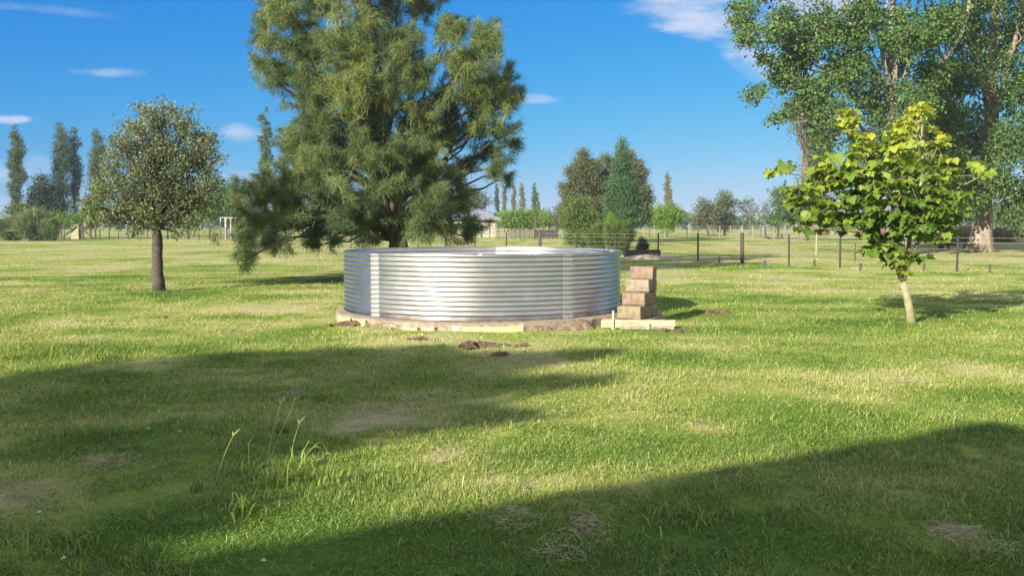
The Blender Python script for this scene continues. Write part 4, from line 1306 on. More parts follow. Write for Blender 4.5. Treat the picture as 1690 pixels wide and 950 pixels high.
simple_tree('conifer_tree', 'dark rusty tree standing behind the pointed green conifer', 1042, 398, 94,
            [(1000, 262, 8), (1010, 270, 9), (1038, 258, 10), (1050, 272, 10), (1052, 295, 14), (1060, 285, 8), (1060, 315, 15), (1068, 328, 9), (1054, 340, 18), (1060, 358, 14), (1045, 322, 20), (1040, 290, 18), (1003, 280, 8)],
            0.16, 24000, LM['brown'], M['bark_dark'], 0.3, 84, rep=2, group=CC, squash=0.8)

CB = 'shrubs right of the tank'
simple_tree('leafy_shrub', 'upright leafy green shrub at the left of the shrubs behind the fence', 952, 412, 60,
            [(950, 340, 12), (960, 335, 10), (945, 360, 18), (968, 358, 16), (955, 380, 20), (970, 385, 14), (960, 400, 14), (945, 395, 10)], 0.13, 9000, LM['bush'], M['bark_grey'], 0.1, 85, rep=2, group=CB, cat='shrub')


def spiky_shrub(name, label, px, z, w_px, h_px, n, mat, seed, group=None, spread=0.75, ln=0.28, bw=0.02, cat='shrub', stems=26, fuzz=0.10):
    """bundle of upright stems with narrow leaves"""
    b = at(px, 371 + 1.6 / z * F, z); b[2] = 0
    rg = np.random.default_rng(seed)
    root = empty(name, b); tag(root, label, cat, group)
    W_ = w_px / F * z; H = h_px / F * z
    tw = MB(); Vs = []; rn = []
    for k in range(stems):
        az = rg.random() * 6.28; rr = math.sqrt(rg.random())
        e = b + np.array((math.cos(az) * rr * W_, math.sin(az) * rr * W_ * 0.8, H * (1 - 0.45 * rr ** 2) * (0.75 + 0.3 * rg.random())))
        s = b + np.array((math.cos(az) * rr * W_ * 0.3, math.sin(az) * rr * W_ * 0.3, 0))
        ctrl = (s + e) / 2 + np.array((0, 0, H * 0.12))
        tw.tube(bez(s, ctrl, e, 5), np.linspace(0.02, 0.006, 5), 4)
        nn = n // stems
        t = (0.12 + 0.88 * rg.random(nn))[:, None]
        pp = (1 - t) ** 2 * s + 2 * t * (1 - t) * ctrl + t * t * e + rg.normal(0, fuzz * W_, (nn, 3))
        pp[:, 2] = np.maximum(pp[:, 2], 0.02)
        nd = unit(unit(e - s) * 0.9 + rg.normal(size=(nn, 3)) * spread)
        L_ = (ln * (0.6 + 0.8 * rg.random(nn)))[:, None]
        wv = unit(np.cross(nd, rg.normal(size=(nn, 3)))) * bw / 2
        Vs.append(np.stack((pp - wv, pp + wv, pp + nd * L_), 1).reshape(-1, 3))
        rn.append(np.clip(rg.random() * 0.35 + rg.random(nn) * 0.6, 0, 1))
    V = np.vstack(Vs); T = np.arange(len(V)).reshape(-1, 3)
    tw.build('stem', M['bark_grey'], root, origin=b)
    link_mesh('foliage', V, [T], mat, root, {'rnd': ('FACE', np.concatenate(rn))}, origin=b)
    return root


spiky_shrub('feathery_shrub', 'broad feathery pale green shrub behind the fence just right of the tank rim', 1022, 50, 28, 62, 15000, LM['bush'], 91, CB, bw=0.022)
spiky_shrub('feathery_shrub', 'lower feathery shrub in the middle of the shrubs behind the fence', 985, 52, 20, 50, 9000, LM['bush'], 92, CB, bw=0.022)
spiky_shrub('feathery_shrub', 'yellowish tuft of shrub at the top centre of the shrubs behind the fence', 1010, 54, 12, 68, 5000, LM['lime'], 93, CB, bw=0.022)
spiky_shrub('dark_shrub', 'small dark shrub by the earth mound right of the feathery shrubs', 1060, 46, 9, 32, 2500, LM['conif'], 94, None, bw=0.03, ln=0.2)
spiky_shrub('reed_clump', 'big feathery reed clump with pinkish plumes at the far left fence', 60, 93, 32, 44, 9000, LM['reed'], 95, 'reed clumps at the left fence', ln=0.9, bw=0.06, stems=60, spread=0.4, cat='reeds')
spiky_shrub('reed_clump', 'lower green reed clump at the left edge of the photo', 22, 94, 26, 36, 6000, LM['bush'], 96, 'reed clumps at the left fence', ln=0.8, bw=0.06, stems=40, spread=0.45, cat='reeds')
spiky_shrub('reed_clump', 'small low green clump at the right foot of the pinkish reeds', 84, 92, 12, 22, 2500, LM['bush'], 97, 'reed clumps at the left fence', ln=0.6, bw=0.06, stems=20, spread=0.5, cat='reeds')

simple_tree('broadleaf_tree', 'round lime-green tree under the lone thin poplar', 1100, 385, 112, [(1100, 356, 15), (1088, 358, 11), (1114, 358, 11), (1100, 366, 14), (1090, 348, 8), (1112, 348, 8)], 0.24, 4500, LM['lime'], M['bark_grey'], 0.2, 101, rep=2)
FT = 'distant trees right of centre'
simple_tree('broadleaf_tree', 'left one of the two broad olive trees on the horizon right of centre', 1168, 380, 135, [(1165, 340, 12), (1155, 350, 10), (1178, 352, 12), (1165, 362, 14), (1160, 335, 6), (1155, 370, 10), (1178, 370, 10), (1152, 362, 8)], 0.26, 3600, LM['olive'], M['bark_dark'], 0.25, 102, rep=2, group=FT)
simple_tree('broadleaf_tree', 'taller right one of the two broad olive trees on the horizon right of centre', 1196, 380, 138, [(1196, 326, 10), (1188, 336, 10), (1205, 334, 9), (1198, 348, 13), (1196, 362, 13), (1190, 371, 9), (1205, 371, 8)], 0.26, 4200, LM['olive'], M['bark_dark'], 0.25, 103, rep=2, group=FT)
simple_tree('broadleaf_tree', 'sparse greyish tree alone on the horizon with airy branches', 1238, 380, 140, [(1236, 334, 9), (1226, 342, 8), (1247, 346, 8), (1238, 356, 8), (1230, 368, 7), (1246, 370, 7)], 0.22, 1300, LM['poplar'], M['bark_grey'], 0.3, 104, rep=1, group=FT)
simple_tree('broadleaf_tree', 'small faint tree just left of the leafy pair near the young tree', 1263, 380, 150, [(1262, 345, 6), (1264, 356, 8), (1262, 338, 4)], 0.24, 500, LM['poplar'], M['bark_grey'], 0.2, 105, group=FT)
simple_tree('broadleaf_tree', 'dark green loose tree beside the left tips of the young tree', 1284, 392, 105, [(1280, 315, 9), (1292, 322, 10), (1278, 332, 8), (1290, 340, 12), (1300, 330, 8), (1282, 355, 10), (1296, 358, 9), (1284, 372, 8)], 0.22, 2600, LM['plane'], M['bark_dark'], 0.2, 106, rep=1, group=FT)
poplar('small dark poplar tip beside the leftmost leaves of the young tree', 1296, 296, 372, 4, 140, 107, 700, 'poplar')
simple_tree('broadleaf_tree', 'rounded green tree low behind the right end of the young tree pair', 1393, 388, 120, [(1395, 362, 12), (1380, 366, 9), (1410, 366, 10)], 0.26, 1600, LM['bush'], M['bark_grey'], 0.2, 108)
HB = 'bushes behind the corral'
for (px, py, r, lab, s) in ((840, 362, 12, 'green bush at the left of the hedge beside the barn', 111), (858, 358, 14, 'second green bush of the hedge beside the barn', 112), (878, 358, 13, 'green bush in the hedge right under the tall dark poplar', 113), (896, 362, 9, 'rightmost low bush of the hedge behind the corral', 114)):
    simple_tree('hedge_bush', lab, px, 385, 128, [(px, py, r), (px - r * 0.6, py + 5, r * 0.7), (px + r * 0.6, py + 5, r * 0.7)], 0.26, 1800, LM['lime'], M['bark_grey'], 0.12, s, rep=2, group=HB, cat='bush')
simple_tree('palm_tree', 'tall airy tree over the barn roof behind the casuarina boughs', 782, 385, 140, [(778, 318, 10), (790, 325, 10), (770, 330, 8), (800, 335, 7), (785, 340, 9)], 0.3, 1500, LM['olive'], M['bark_grey'], 0.2, 115, cat='tree')
simple_tree('small_tree', 'tiny bluish green tree on the horizon right of the corral', 912, 378, 150, [(912, 356, 5), (908, 362, 5), (917, 362, 5)], 0.22, 500, LM['bluegreen'], M['bark_grey'], 0.12, 116)
simple_tree('broadleaf_tree', 'low olive tree at the left foot of the rusty conifer', 930, 382, 120, [(930, 366, 9), (940, 362, 9), (920, 370, 6)], 0.24, 1400, LM['olive'], M['bark_grey'], 0.12, 117)
simple_tree('broadleaf_tree', 'dark tree low behind the right foot of the tall centre trees', 1072, 384, 125, [(1068, 360, 12), (1078, 366, 9)], 0.26, 1500, LM['plane'], M['bark_dark'], 0.15, 118)

# far woodland along the horizon
rg = np.random.default_rng(200)
Ps = []
for (zd, nn, hh) in ((330, 9000, 6.2), (430, 9000, 9.0), (560, 7000, 12.0)):
    x = (rg.random(nn) * 2 - 1) * zd * 0.9
    top = hh * (0.35 + 0.9 * fbm(x, x * 0, 26, int(zd)) ** 1.3)
    z = top * np.sqrt(rg.random(nn))
    Ps.append(np.stack((x, zd + rg.normal(0, 7, nn), z + 0.2), -1))
Ps = np.vstack(Ps)
V, Q = leaf_quads(Ps, 2.0, rg, 0.2, None, 0.8)
fw = link_mesh('distant_woodland', V, [Q], LM['poplar'], attrs={'rnd': ('FACE', rg.random(len(Ps)))})
tag(fw, 'low far-off line of woodland along the horizon', 'woodland', kind='stuff')

# ------------------------------------------------------------------ fences
def post(parent, p, h, r, mat, lean=0.0, name='post', square=False):
    mb = MB()
    if square: mb.box((0, 0, h / 2 - 0.1), (r * 2, r * 2, h + 0.2), bev=r * 0.2)
    else: mb.tube([(0, 0, -0.2), (0, 0, h * 0.5), (0, 0, h - 0.01), (0, 0, h)], [r, r, r * 0.96, r * 0.7], 8, 0.05)
    o = mb.build(name, mat, parent)
    o.location = (float(p[0]) - parent.location.x, float(p[1]) - parent.location.y, 0); o.rotation_euler = (lean, lean * 0.5, random.random() * 3)
    return o


def fence(name, label, pts, heights, rads, mats, wires, wire_r, cat='fence', group=None, wiremat=None, sag=0.0):
    root = empty(name, (pts[0][0], pts[0][1], 0)); tag(root, label, cat, group)
    for p, h, r, m_ in zip(pts, heights, rads, mats):
        post(root, p, h, r, m_, lean=random.uniform(-0.02, 0.02))
    for wz in wires:
        mb = MB()
        line = []
        for a_, b_ in zip(pts[:-1], pts[1:]):
            for t in (0, 0.5):
                line.append((a_[0] + (b_[0] - a_[0]) * t, a_[1] + (b_[1] - a_[1]) * t, wz - (sag if t else 0)))
        line.append((pts[-1][0], pts[-1][1], wz))
        line = np.array(line) - np.array((pts[0][0], pts[0][1], 0))
        mb.tube(line, wire_r, 4)
        mb.build('wire', wiremat or M['wire'], root)
    return root


NP = [ground(px, py)[:2] for (px, py) in ((1690 + 95, 452), (1579, 447), (1386, 441), (1302, 438), (1225, 434), (1152, 430), (1086, 426))]
# continue the same line to the far left
p = NP[-1].copy()
way = [np.array((-10.5, 62.8)), np.array((-26.0, 84.0))]
for wp in way:
    while np.linalg.norm(wp - p) > 2.75:
        p = p + (wp - p) / np.linalg.norm(wp - p) * 2.65
        NP.append(p.copy())
NP = NP[:24]
hts = []; rds = []; mts = []
for k, p in enumerate(NP):
    thick = k in (4, 9, 14, 19)
    hts.append(1.27 if thick else 1.22); rds.append(0.085 if thick else 0.038); mts.append(M['wood_old'] if thick or k < 1 else M['iron_post'])
fence('wire_fence', 'wire fence with dark posts running from the right lawn away behind the tank', NP, hts, rds, mts, (0.25, 0.5, 0.75, 0.98, 1.15), 0.0045)

# fence in the distance on the left
x0 = at(150, 390, 108); x1 = at(500, 396, 92)
PL = [np.array((x0[0] + (x1[0] - x0[0]) * k / 20, x0[1] + (x1[1] - x0[1]) * k / 20)) for k in range(21)]
fence('wire_fence', 'distant mesh fence seen under the crown of the round tree', PL, [1.9 + 0.2 * (k % 3 == 0) for k in range(21)], [0.05 + 0.03 * (k % 4 == 0) for k in range(21)],
      [M['iron_post']] * 21, (0.06, 0.5, 0.95, 1.4, 1.8), 0.014, wiremat=M['iron_post'])
PL = [np.array((at(px, 390, 100)[0], 100.0)) for px in (-20, 10, 35, 60, 85, 106)]
fence('wire_fence', 'stretch of fence behind the reeds left of the cream gate pillar', PL, [1.7] * 6, [0.06] * 6, [M['wood_old']] * 6, (0.5, 1.0, 1.5), 0.012)

# far field fence right of centre
def px_line(pxs, z, h, r, mat, label, name='field_fence', wires=(0.4, 0.8, 1.2), wr=0.015, z2=None):
    n = len(pxs)
    zs = [z + ((z2 or z) - z) * k / (n - 1) for k in range(n)]
    pts = [np.array((at(px, 380, zz)[0], zz)) for px, zz in zip(pxs, zs)]
    return fence(name, label, pts, [h] * n, [r] * n, [mat] * n, wires, wr)


px_line(list(np.linspace(1062, 1296, 14)), 118, 1.5, 0.05, M['wood_grey'], 'thin grey post fence crossing the far side of the paddock right of centre', wires=(0.5, 1.0, 1.4))
px_line(list(np.linspace(1078, 1700, 22)), 150, 1.7, 0.07, M['wood_grey'], 'farthest pale fence line along the edge of the paddock', wires=(0.6, 1.1, 1.5), wr=0.02)
px_line([700, 722, 745, 768, 795, 808, 822], 112, 1.7, 0.06, M['wood_old'], 'dark fence posts in front of the barn', wires=(0.6, 1.1, 1.5), wr=0.02)
px_line([903, 915, 928, 940], 125, 1.5, 0.06, M['wood_grey'], 'short fence stretch right of the corral panels', wires=(0.6, 1.1), wr=0.02)

# low stubs along the near fence, holding a low wire
st = empty('low_wire_fence', (*ground(1055, 425)[:2], 0)); tag(st, 'row of knee-low dark stubs with a low wire beside the shaded strip', 'low fence')
sp_ = [ground(1055, 427)[:2], ground(1118, 432)[:2], ground(1187, 433)[:2], ground(1262, 441)[:2], ground(1344, 439)[:2], ground(1420, 447)[:2], ground(1525, 446)[:2], ground(1633, 449)[:2]]
for p in sp_: post(st, p, 0.27, 0.04, M['wood_old'])
mb = MB(); mb.tube(np.array([(q[0], q[1], 0.21) for q in sp_]) - np.array((sp_[0][0], sp_[0][1], 0)), 0.006, 4); mb.build('wire', M['wire'], st)
for (px, py, h, r, lab) in ((1347, 420, 1.3, 0.05, 'single grey post standing beyond the fence left of the young tree'), (453, 424, 1.2, 0.05, 'thin dark stake under the left boughs of the casuarina'), (1411, 433, 0.85, 0.02, 'thin rod standing by the young tree fence wires')):
    p = ground(px, py); mb = MB(); mb.tube([(0, 0, -0.2), (0, 0, h * 0.6), (0.01, 0, h)], [r, r, r * 0.9], 8, 0.04)
    o = mb.build('fence_post', M['wood_grey'] if px == 1347 else M['iron_post']); o.location = (p[0], p[1], 0); tag(o, lab, 'post')

# sapling between round tree and casuarina
b = ground(354, 418)
rg = np.random.default_rng(301)
make_tree('sapling', 'tiny thin sapling on the lawn between the round tree and the casuarina', 'sapling', (b[0], b[1], 0), np.array([b, b + (0.02, 0, 0.5), b + (0.0, 0, 1.15)]), 0.015,
          lobes_px([(353, 382, 6), (352, 392, 8), (356, 400, 6), (350, 374, 4)], b[1], 0.1, rg), 0.10, 260, LM['bush'], M['bark_grey'], 301, clump=0.2, per=6, limbs=False)

# earth mound and dark box behind the fence
def mound(px0, px1, z, h, mat, label, name='earth_mound'):
    a_ = at(px0, 400, z)[0]; b_ = at(px1, 400, z)[0]; n = 60; k = 9
    rg = np.random.default_rng(int(px0))
    x = np.linspace(a_, b_, n); prof = np.linspace(-1, 1, k)
    Xg, Pg = np.meshgrid(x, prof)
    env = np.sin(np.pi * (Xg - a_) / (b_ - a_)) ** 0.35
    Zg = h * (1 - Pg ** 2) * env * (0.5 + 0.9 * vnoise(Xg, Pg, 0.8, 4)) - 0.03
    V = np.stack((Xg, z + Pg * 0.8 + rg.normal(0, 0.04, Xg.shape), Zg), -1).reshape(-1, 3)
    i = np.arange(k - 1)[:, None] * n; j = np.arange(n - 1)[None]
    Q = np.stack((i + j, i + j + 1, i + n + j + 1, i + n + j), -1).reshape(-1, 4)
    o = link_mesh(name, V, [Q], mat, smooth=True, origin=((a_ + b_) / 2, z, 0)); o.location = ((a_ + b_) / 2, z, 0)
    return tag(o, label, 'earth mound')


M['sand'] = solid_mat('sand', (0.26, 0.21, 0.15), (0.42, 0.36, 0.27), 5, 1.0, 0.6)
mound(1030, 1128, 44.0, 0.20, M['sand'], 'low pale earth mound lying along the fence right of the tank')
tr_ = empty('stone_trough', (*at(1060, 410, 45.4)[:2], -0.1)); tag(tr_, 'dark low trough behind the earth mound right of the tank', 'trough')
mb = MB()
mb.box((0, -0.3, 0.3), (1.7, 0.08, 0.38), bev=0.02); mb.box((0, 0.3, 0.3), (1.7, 0.08, 0.38), bev=0.02); mb.box((-0.81, 0, 0.297), (0.08, 0.52, 0.37), bev=0.02); mb.box((0.81, 0, 0.297), (0.08, 0.52, 0.37), bev=0.02)
mb.build('basin', M['wood_old'], tr_)
mb = MB(); mb.box((0, 0, 0.05), (1.53, 0.50, 0.10)); mb.build('basin_floor', M['wood_black'], tr_)

# ------------------------------------------------------------------ barn, corral, pens
HBx = at(797, 375, 118)
barn = empty('barn', (HBx[0], HBx[1], 0), 0.12); tag(barn, 'cream-walled barn with a dark grey hipped roof half hidden by the casuarina', 'barn')
W2, D2, E2 = 5.6, 6.0, 2.35
mb = MB(); mb.box((-W2 / 2 + 1.6, D2 / 2, E2 / 2), (W2, D2, E2)); mb.build('wall', M['cream_wall'], barn)
mb = MB(); ov = 0.7; xa, xb = -W2 + 1.6 - ov, 1.6 + ov; ya, yb = -ov, D2 + ov; zr = E2 + 1.55
V = [(xa, ya, E2), (xb, ya, E2), (xb, yb, E2), (xa, yb, E2), (xa + 2.9, D2 / 2, zr), (xb - 2.9, D2 / 2, zr), (xa, ya, E2 - 0.12), (xb, ya, E2 - 0.12), (xb, yb, E2 - 0.12), (xa, yb, E2 - 0.12)]
mb.add(V, [(0, 1, 5, 4), (2, 3, 4, 5), (6, 7, 1, 0), (7, 8, 2, 1), (8, 9, 3, 2), (9, 6, 0, 3), (9, 8, 7, 6)], [(1, 2, 5), (3, 0, 4)])
mb.build('roof', M['roof_grey'], barn)
for wx in (-3.0, -1.2):
    mb = MB(); mb.box((wx, -0.02, 1.35), (1.2, 0.05, 0.9)); wnd = mb.build('window', M['dark_trim'], barn)
    mb = MB(); mb.box((wx, -0.05, 0.88), (1.35, 0.10, 0.06)); mb.build('sill', M['white_paint'], wnd)
mb = MB(); mb.box((-2.1, -0.75, 1.9), (3.0, 1.1, 0.1)); mb.build('awning', M['white_paint'], barn)


def panel(pxa, pxb, z, h, nrail, mat, label, dense=False, name='corral_panel', vert=6, group='corral panels beyond the fence', railh=0.09):
    a_ = at(pxa, 375, z); b_ = at(pxb, 375, z); w_ = b_[0] - a_[0]
    root = empty(name, (a_[0], z, 0)); tag(root, label, 'corral panel', group)
    for k in range(nrail):
        mb = MB(); zz = 0.2 + (h - 0.2) * k / (nrail - 1); mb.box((w_ / 2, -0.05, zz), (w_, 0.04, railh), bev=0.005); mb.build('rail', mat, root)
    for k in range(vert):
        mb = MB(); mb.box((w_ * k / (vert - 1), 0.03, h / 2), (0.10, 0.10, h + 0.15), bev=0.01); mb.build('post', mat, root)
    return root


panel(843, 882, 108, 1.05, 4, M['wood_old'], 'open railed corral panel left of the dark pen behind the tank')
panel(883, 920, 106, 0.95, 6, M['wood_black'], 'dark slatted corral panel, the right and densest one', railh=0.14)
panel(808, 842, 112, 1.1, 3, M['wood_grey'], 'greyish corral rail stretch next to the barn corner', railh=0.07)


def frame(pxa, pxb, z, h, depth, mat, label, name, cat, r=0.06, mids=()):
    a_ = at(pxa, 375, z)[0]; b_ = at(pxb, 375, z)[0]; w_ = b_ - a_
    root = empty(name, (a_, z, 0)); tag(root, label, cat)
    for xx in (0, *[m_ * w_ for m_ in mids], w_):
        for yy_ in (0, depth):
            mb = MB(); mb.box((xx, yy_, h / 2), (r * 2, r * 2, h)); mb.build('post', mat, root)
    for (pa, pb) in (((0, 0, h), (w_, 0, h)), ((0, depth, h), (w_, depth, h)), ((0, 0, h), (0, depth, h)), ((w_, 0, h), (w_, depth, h))):
        mb = MB(); mb.beam(np.array(pa) + (0, 0, r), np.array(pb) + (0, 0, r), r * 2, r * 2 - 0.006 * (pa[0] != pb[0])); mb.build('beam', mat, root)
    return root


frame(364, 396, 100, 2.35, 1.6, M['galv_frame'], 'white metal frame shelter standing between the round tree and the casuarina', 'metal_frame', 'frame', 0.03, (0.28, 0.55))
frame(884, 897, 124, 2.6, 1.0, M['wood_old'], 'dark wooden goalpost-like gate frame above the dark corral panel', 'gate_frame', 'frame', 0.06)

# gate pillar with braces at the left
p = at(126, 391, 104)
pil = empty('gate_pillar', (p[0], p[1], 0)); tag(pil, 'cream masonry gate pillar with dark diagonal braces by the left fence', 'gate pillar')
mb = MB(); mb.box((0, 0, 0.75), (0.85, 0.7, 1.5), bev=0.02); mb.build('shaft', M['pillar'], pil)
mb = MB(); mb.box((0, 0, 1.55), (1.0, 0.85, 0.10), bev=0.02); mb.build('cap', M['pillar'], pil)
for (xa_, xb_, yy_) in ((-1.5, 0.2, -0.45), (2.2, 0.6, -0.5), (1.2, 0.65, -0.55)):
    mb = MB(); mb.beam((xa_, yy_, 0.02), (xb_, yy_, 1.45), 0.12, 0.12); mb.build('brace', M['wood_old'], pil)
mb = MB(); mb.box((0.75, -0.1, 0.8), (0.2, 0.2, 1.6), bev=0.02); mb.build('post', M['wood_old'], pil)

# shed at the far left edge
p = at(-8, 375, 100)
sh = empty('shed', (p[0], p[1], 0)); tag(sh, 'dark low shed roof cut by the left edge of the photo', 'shed')
mb = MB(); mb.box((0, 1.5, 1.1), (1.9, 3, 2.2)); mb.build('wall', M['dark_trim'], sh)
mb = MB(); V = [(-1.2, -0.3, 2.3), (1.2, -0.3, 2.2), (1.2, 3.3, 2.3), (-1.2, 3.3, 2.9), (-1.2, -0.3, 2.42), (1.2, -0.3, 2.32), (1.2, 3.3, 2.42), (-1.2, 3.3, 3.02)]
mb.add(V, [(3, 2, 1, 0), (4, 5, 6, 7), (0, 1, 5, 4), (1, 2, 6, 5), (2, 3, 7, 6), (3, 0, 4, 7)]); mb.build('roof', M['roof_grey'], sh)

# black picnic benches in the shade of the big tree
p = at(1578, 414, 60)
cart = empty('picnic_table', (p[0], p[1], 0)); tag(cart, 'black wooden table with benches in the shade left of the flared trunk', 'picnic table')
mb = MB(); mb.box((0, 0, 0.74), (2.3, 0.75, 0.07), bev=0.01); mb.build('tabletop', M['wood_black'], cart)
for yy_ in (-0.65, 0.65):
    mb = MB(); mb.box((0, yy_, 0.44), (2.3, 0.28, 0.06), bev=0.01); mb.build('bench_seat', M['wood_black'], cart)
for xx in (-0.8, 0.8):
    for s_ in (-1, 1):
        mb = MB(); mb.beam((xx, s_ * 0.75, 0.0), (xx, s_ * 0.2, 0.70), 0.09, 0.09); mb.build('leg', M['wood_black'], cart)
    mb = MB(); mb.beam((xx + 0.1, -0.75, 0.36), (xx + 0.1, 0.75, 0.36), 0.06, 0.09); mb.build('crossbar', M['wood_black'], cart)
p = at(1533, 417, 62)
lg = empty('garden_bench', (p[0], p[1], 0)); tag(lg, 'low dark bench half hidden behind the lower leaves of the young tree', 'bench')
mb = MB(); mb.box((0, 0, 0.45), (2.0, 0.4, 0.06), bev=0.01); mb.build('seat', M['wood_black'], lg)
mb = MB(); mb.box((0, 0.22, 0.75), (2.0, 0.04, 0.3), bev=0.01); mb.build('backrest', M['wood_black'], lg)
for xx in (-0.85, 0.85):
    mb = MB(); mb.box((xx, 0, 0.21), (0.1, 0.36, 0.42)); mb.build('leg', M['wood_black'], lg)

# white rail fence and dry brush at the right edge
a_ = at(1640, 390, 92); rf = empty('rail_fence', (a_[0], 92, 0)); tag(rf, 'white horizontal rail fence at the right edge of the field', 'fence')
for zz in (0.35, 0.72, 1.08):
    mb = MB(); mb.box((4.5, 0, zz), (9.0, 0.04, 0.13)); mb.build('rail', M['white_paint'], rf)
for k in range(5):
    mb = MB(); mb.box((k * 2.2 + 0.1, 0.08, 0.6), (0.12, 0.11, 1.2), bev=0.01); mb.build('post', M['white_paint'], rf)
BRG = 'dry brush heaps behind the big trees'
for (px, z, w_, h, lab, s) in ((1592, 84, 20, 22, 'pinkish dry brush heap between the two big trunks', 401), (1655, 86, 26, 20, 'pinkish dry brush heap right of the flared trunk', 402), (1440, 130, 30, 12, 'low dry reedy growth behind the young tree stems', 403), (1345, 140, 22, 9, 'low straw-coloured growth left of the young tree', 404)):
    spiky_shrub('brush_heap', lab, px, z, w_, h, 4500, LM['dead'], s, BRG, spread=1.0, ln=0.7, bw=0.07, stems=50, cat='brush')
simple_tree('broadleaf_tree', 'dark green hedge tree behind the white rail fence', 1690, 392, 110, [(1680, 350, 22), (1700, 340, 26), (1720, 355, 22), (1655, 355, 16)], 0.28, 5000, LM['plane'], M['bark_dark'], 0.2, 405, rep=2)

# fallen branch pile and logs in the far paddock
p = at(1285, 389, 100)
bp_ = empty('fallen_branch', (p[0], p[1], 0)); tag(bp_, 'dark fallen branch on the far paddock left of the pale trunk', 'branch')
rg = np.random.default_rng(7); mb = MB()
for k in range(7):
    a_ = np.array((rg.normal(0, 0.5), rg.normal(0, 0.3), 0.1)); b_ = a_ + np.array((rg.normal(0, 0.9), rg.normal(0, 0.3), 0.2 + 0.5 * rg.random()))
    mb.tube(bez(a_, (a_ + b_) / 2 + (0, 0, 0.1), b_, 4), [0.07, 0.06, 0.05, 0.03], 5)
mb.build('limb', M['bark_dark'], bp_)

# ------------------------------------------------------------------ dry hay wisps, weeds and stalks on the lawn
def strands(c, n, rx, ry, ln, w_, mat, name, label, cat, group=None, seed=1, lift=0.03, rmin=0.0):
    rg = np.random.default_rng(seed)
    x = c[0] + rg.normal(0, rx, n); y = c[1] + rg.normal(0, ry, n)
    qd = ((x - c[0]) / rx) ** 2 + ((y - c[1]) / ry) ** 2; kp = ((fbm(x, y, min(rx, 0.35), 61) > 0.46) | ((qd < 0.35) & (rg.random(n) < 0.5))) & (qd < 3.6); x, y = x[kp], y[kp]; n = len(x)
    q = np.exp(-((x - c[0]) / rx) ** 2 / 2 - ((y - c[1]) / ry) ** 2 / 2)
    z = hgt(x, y) + 0.012 + lift * rg.random(n) * (0.3 + q)
    az = rg.random(n) * 6.28; L_ = ln * rg.lognormal(0, 0.4, n)
    bend = rg.normal(0, 0.6, n)
    P0 = np.stack((x, y, z), -1)
    d1 = np.stack((np.cos(az), np.sin(az), rg.normal(0.05, 0.22, n)), -1); d2 = np.stack((np.cos(az + bend), np.sin(az + bend), rg.normal(-0.08, 0.2, n)), -1)
    P1 = P0 + d1 * L_[:, None] * 0.5; P2 = P1 + d2 * L_[:, None] * 0.5
    wv = np.stack((-np.sin(az), np.cos(az), rg.normal(0, 0.5, n)), -1) * w_ / 2
    V = np.stack((P0 - wv, P0 + wv, P1 + wv, P1 - wv, P2), 1).reshape(-1, 3)
    k = np.arange(n)[:, None] * 5
    o = link_mesh(name, V, [k + np.array([[0, 1, 2, 3]]), k + np.array([[3, 2, 4]])], mat, None, {'rnd': ('FACE', np.tile(rg.random(n), 2))}, origin=(c[0], c[1], 0))
    o.location = (c[0], c[1], 0)
    tag(o, label, cat, group)
    return o


HW = 'wisps of dry mown hay'
for (px, py, n, hw, hh, lab) in ((1600, 895, 700, 34, 16, 'wisp of dry hay in the lower right corner of the shaded lawn'), (850, 862, 520, 24, 12, 'dry hay wisp in the shade at the bottom centre, the left one of two'), (965, 872, 480, 22, 14, 'dry hay wisp in the shade at the bottom centre, the right one of two'),
                             (172, 772, 520, 28, 11, 'dry hay wisp in the big shadow on the left'), (60, 822, 380, 36, 12, 'long thin hay trail at the left edge in the shadow'), (486, 655, 420, 26, 6, 'hay wisp in the shadow above the seeding stalks'),
                             (610, 676, 420, 24, 6, 'hay wisp near the sunlit edge of the left shadow'), (740, 755, 300, 24, 10, 'faint hay scatter in the sunlit band below the tank'), (1170, 702, 420, 22, 7, 'hay wisp in the sunlit band right of centre'),
                             (1588, 600, 320, 34, 4, 'hay wisp on the sunny lawn to the right of the young tree base'), (930, 910, 260, 26, 12, 'thin hay scatter at the bottom edge between the two darker wisps'), (1500, 636, 260, 40, 5, 'pale hay streak on the sunny lawn below the young tree')):
    c = ground(px, py); rx = hw / F * c[1]; ry = (ground(px, py - hh)[1] - c[1])
    strands(c, int(n * 1.1), rx, ry, 0.06, 0.0022, M['straw'], 'hay_wisp', lab, 'hay', HW, int(px), 0.05)


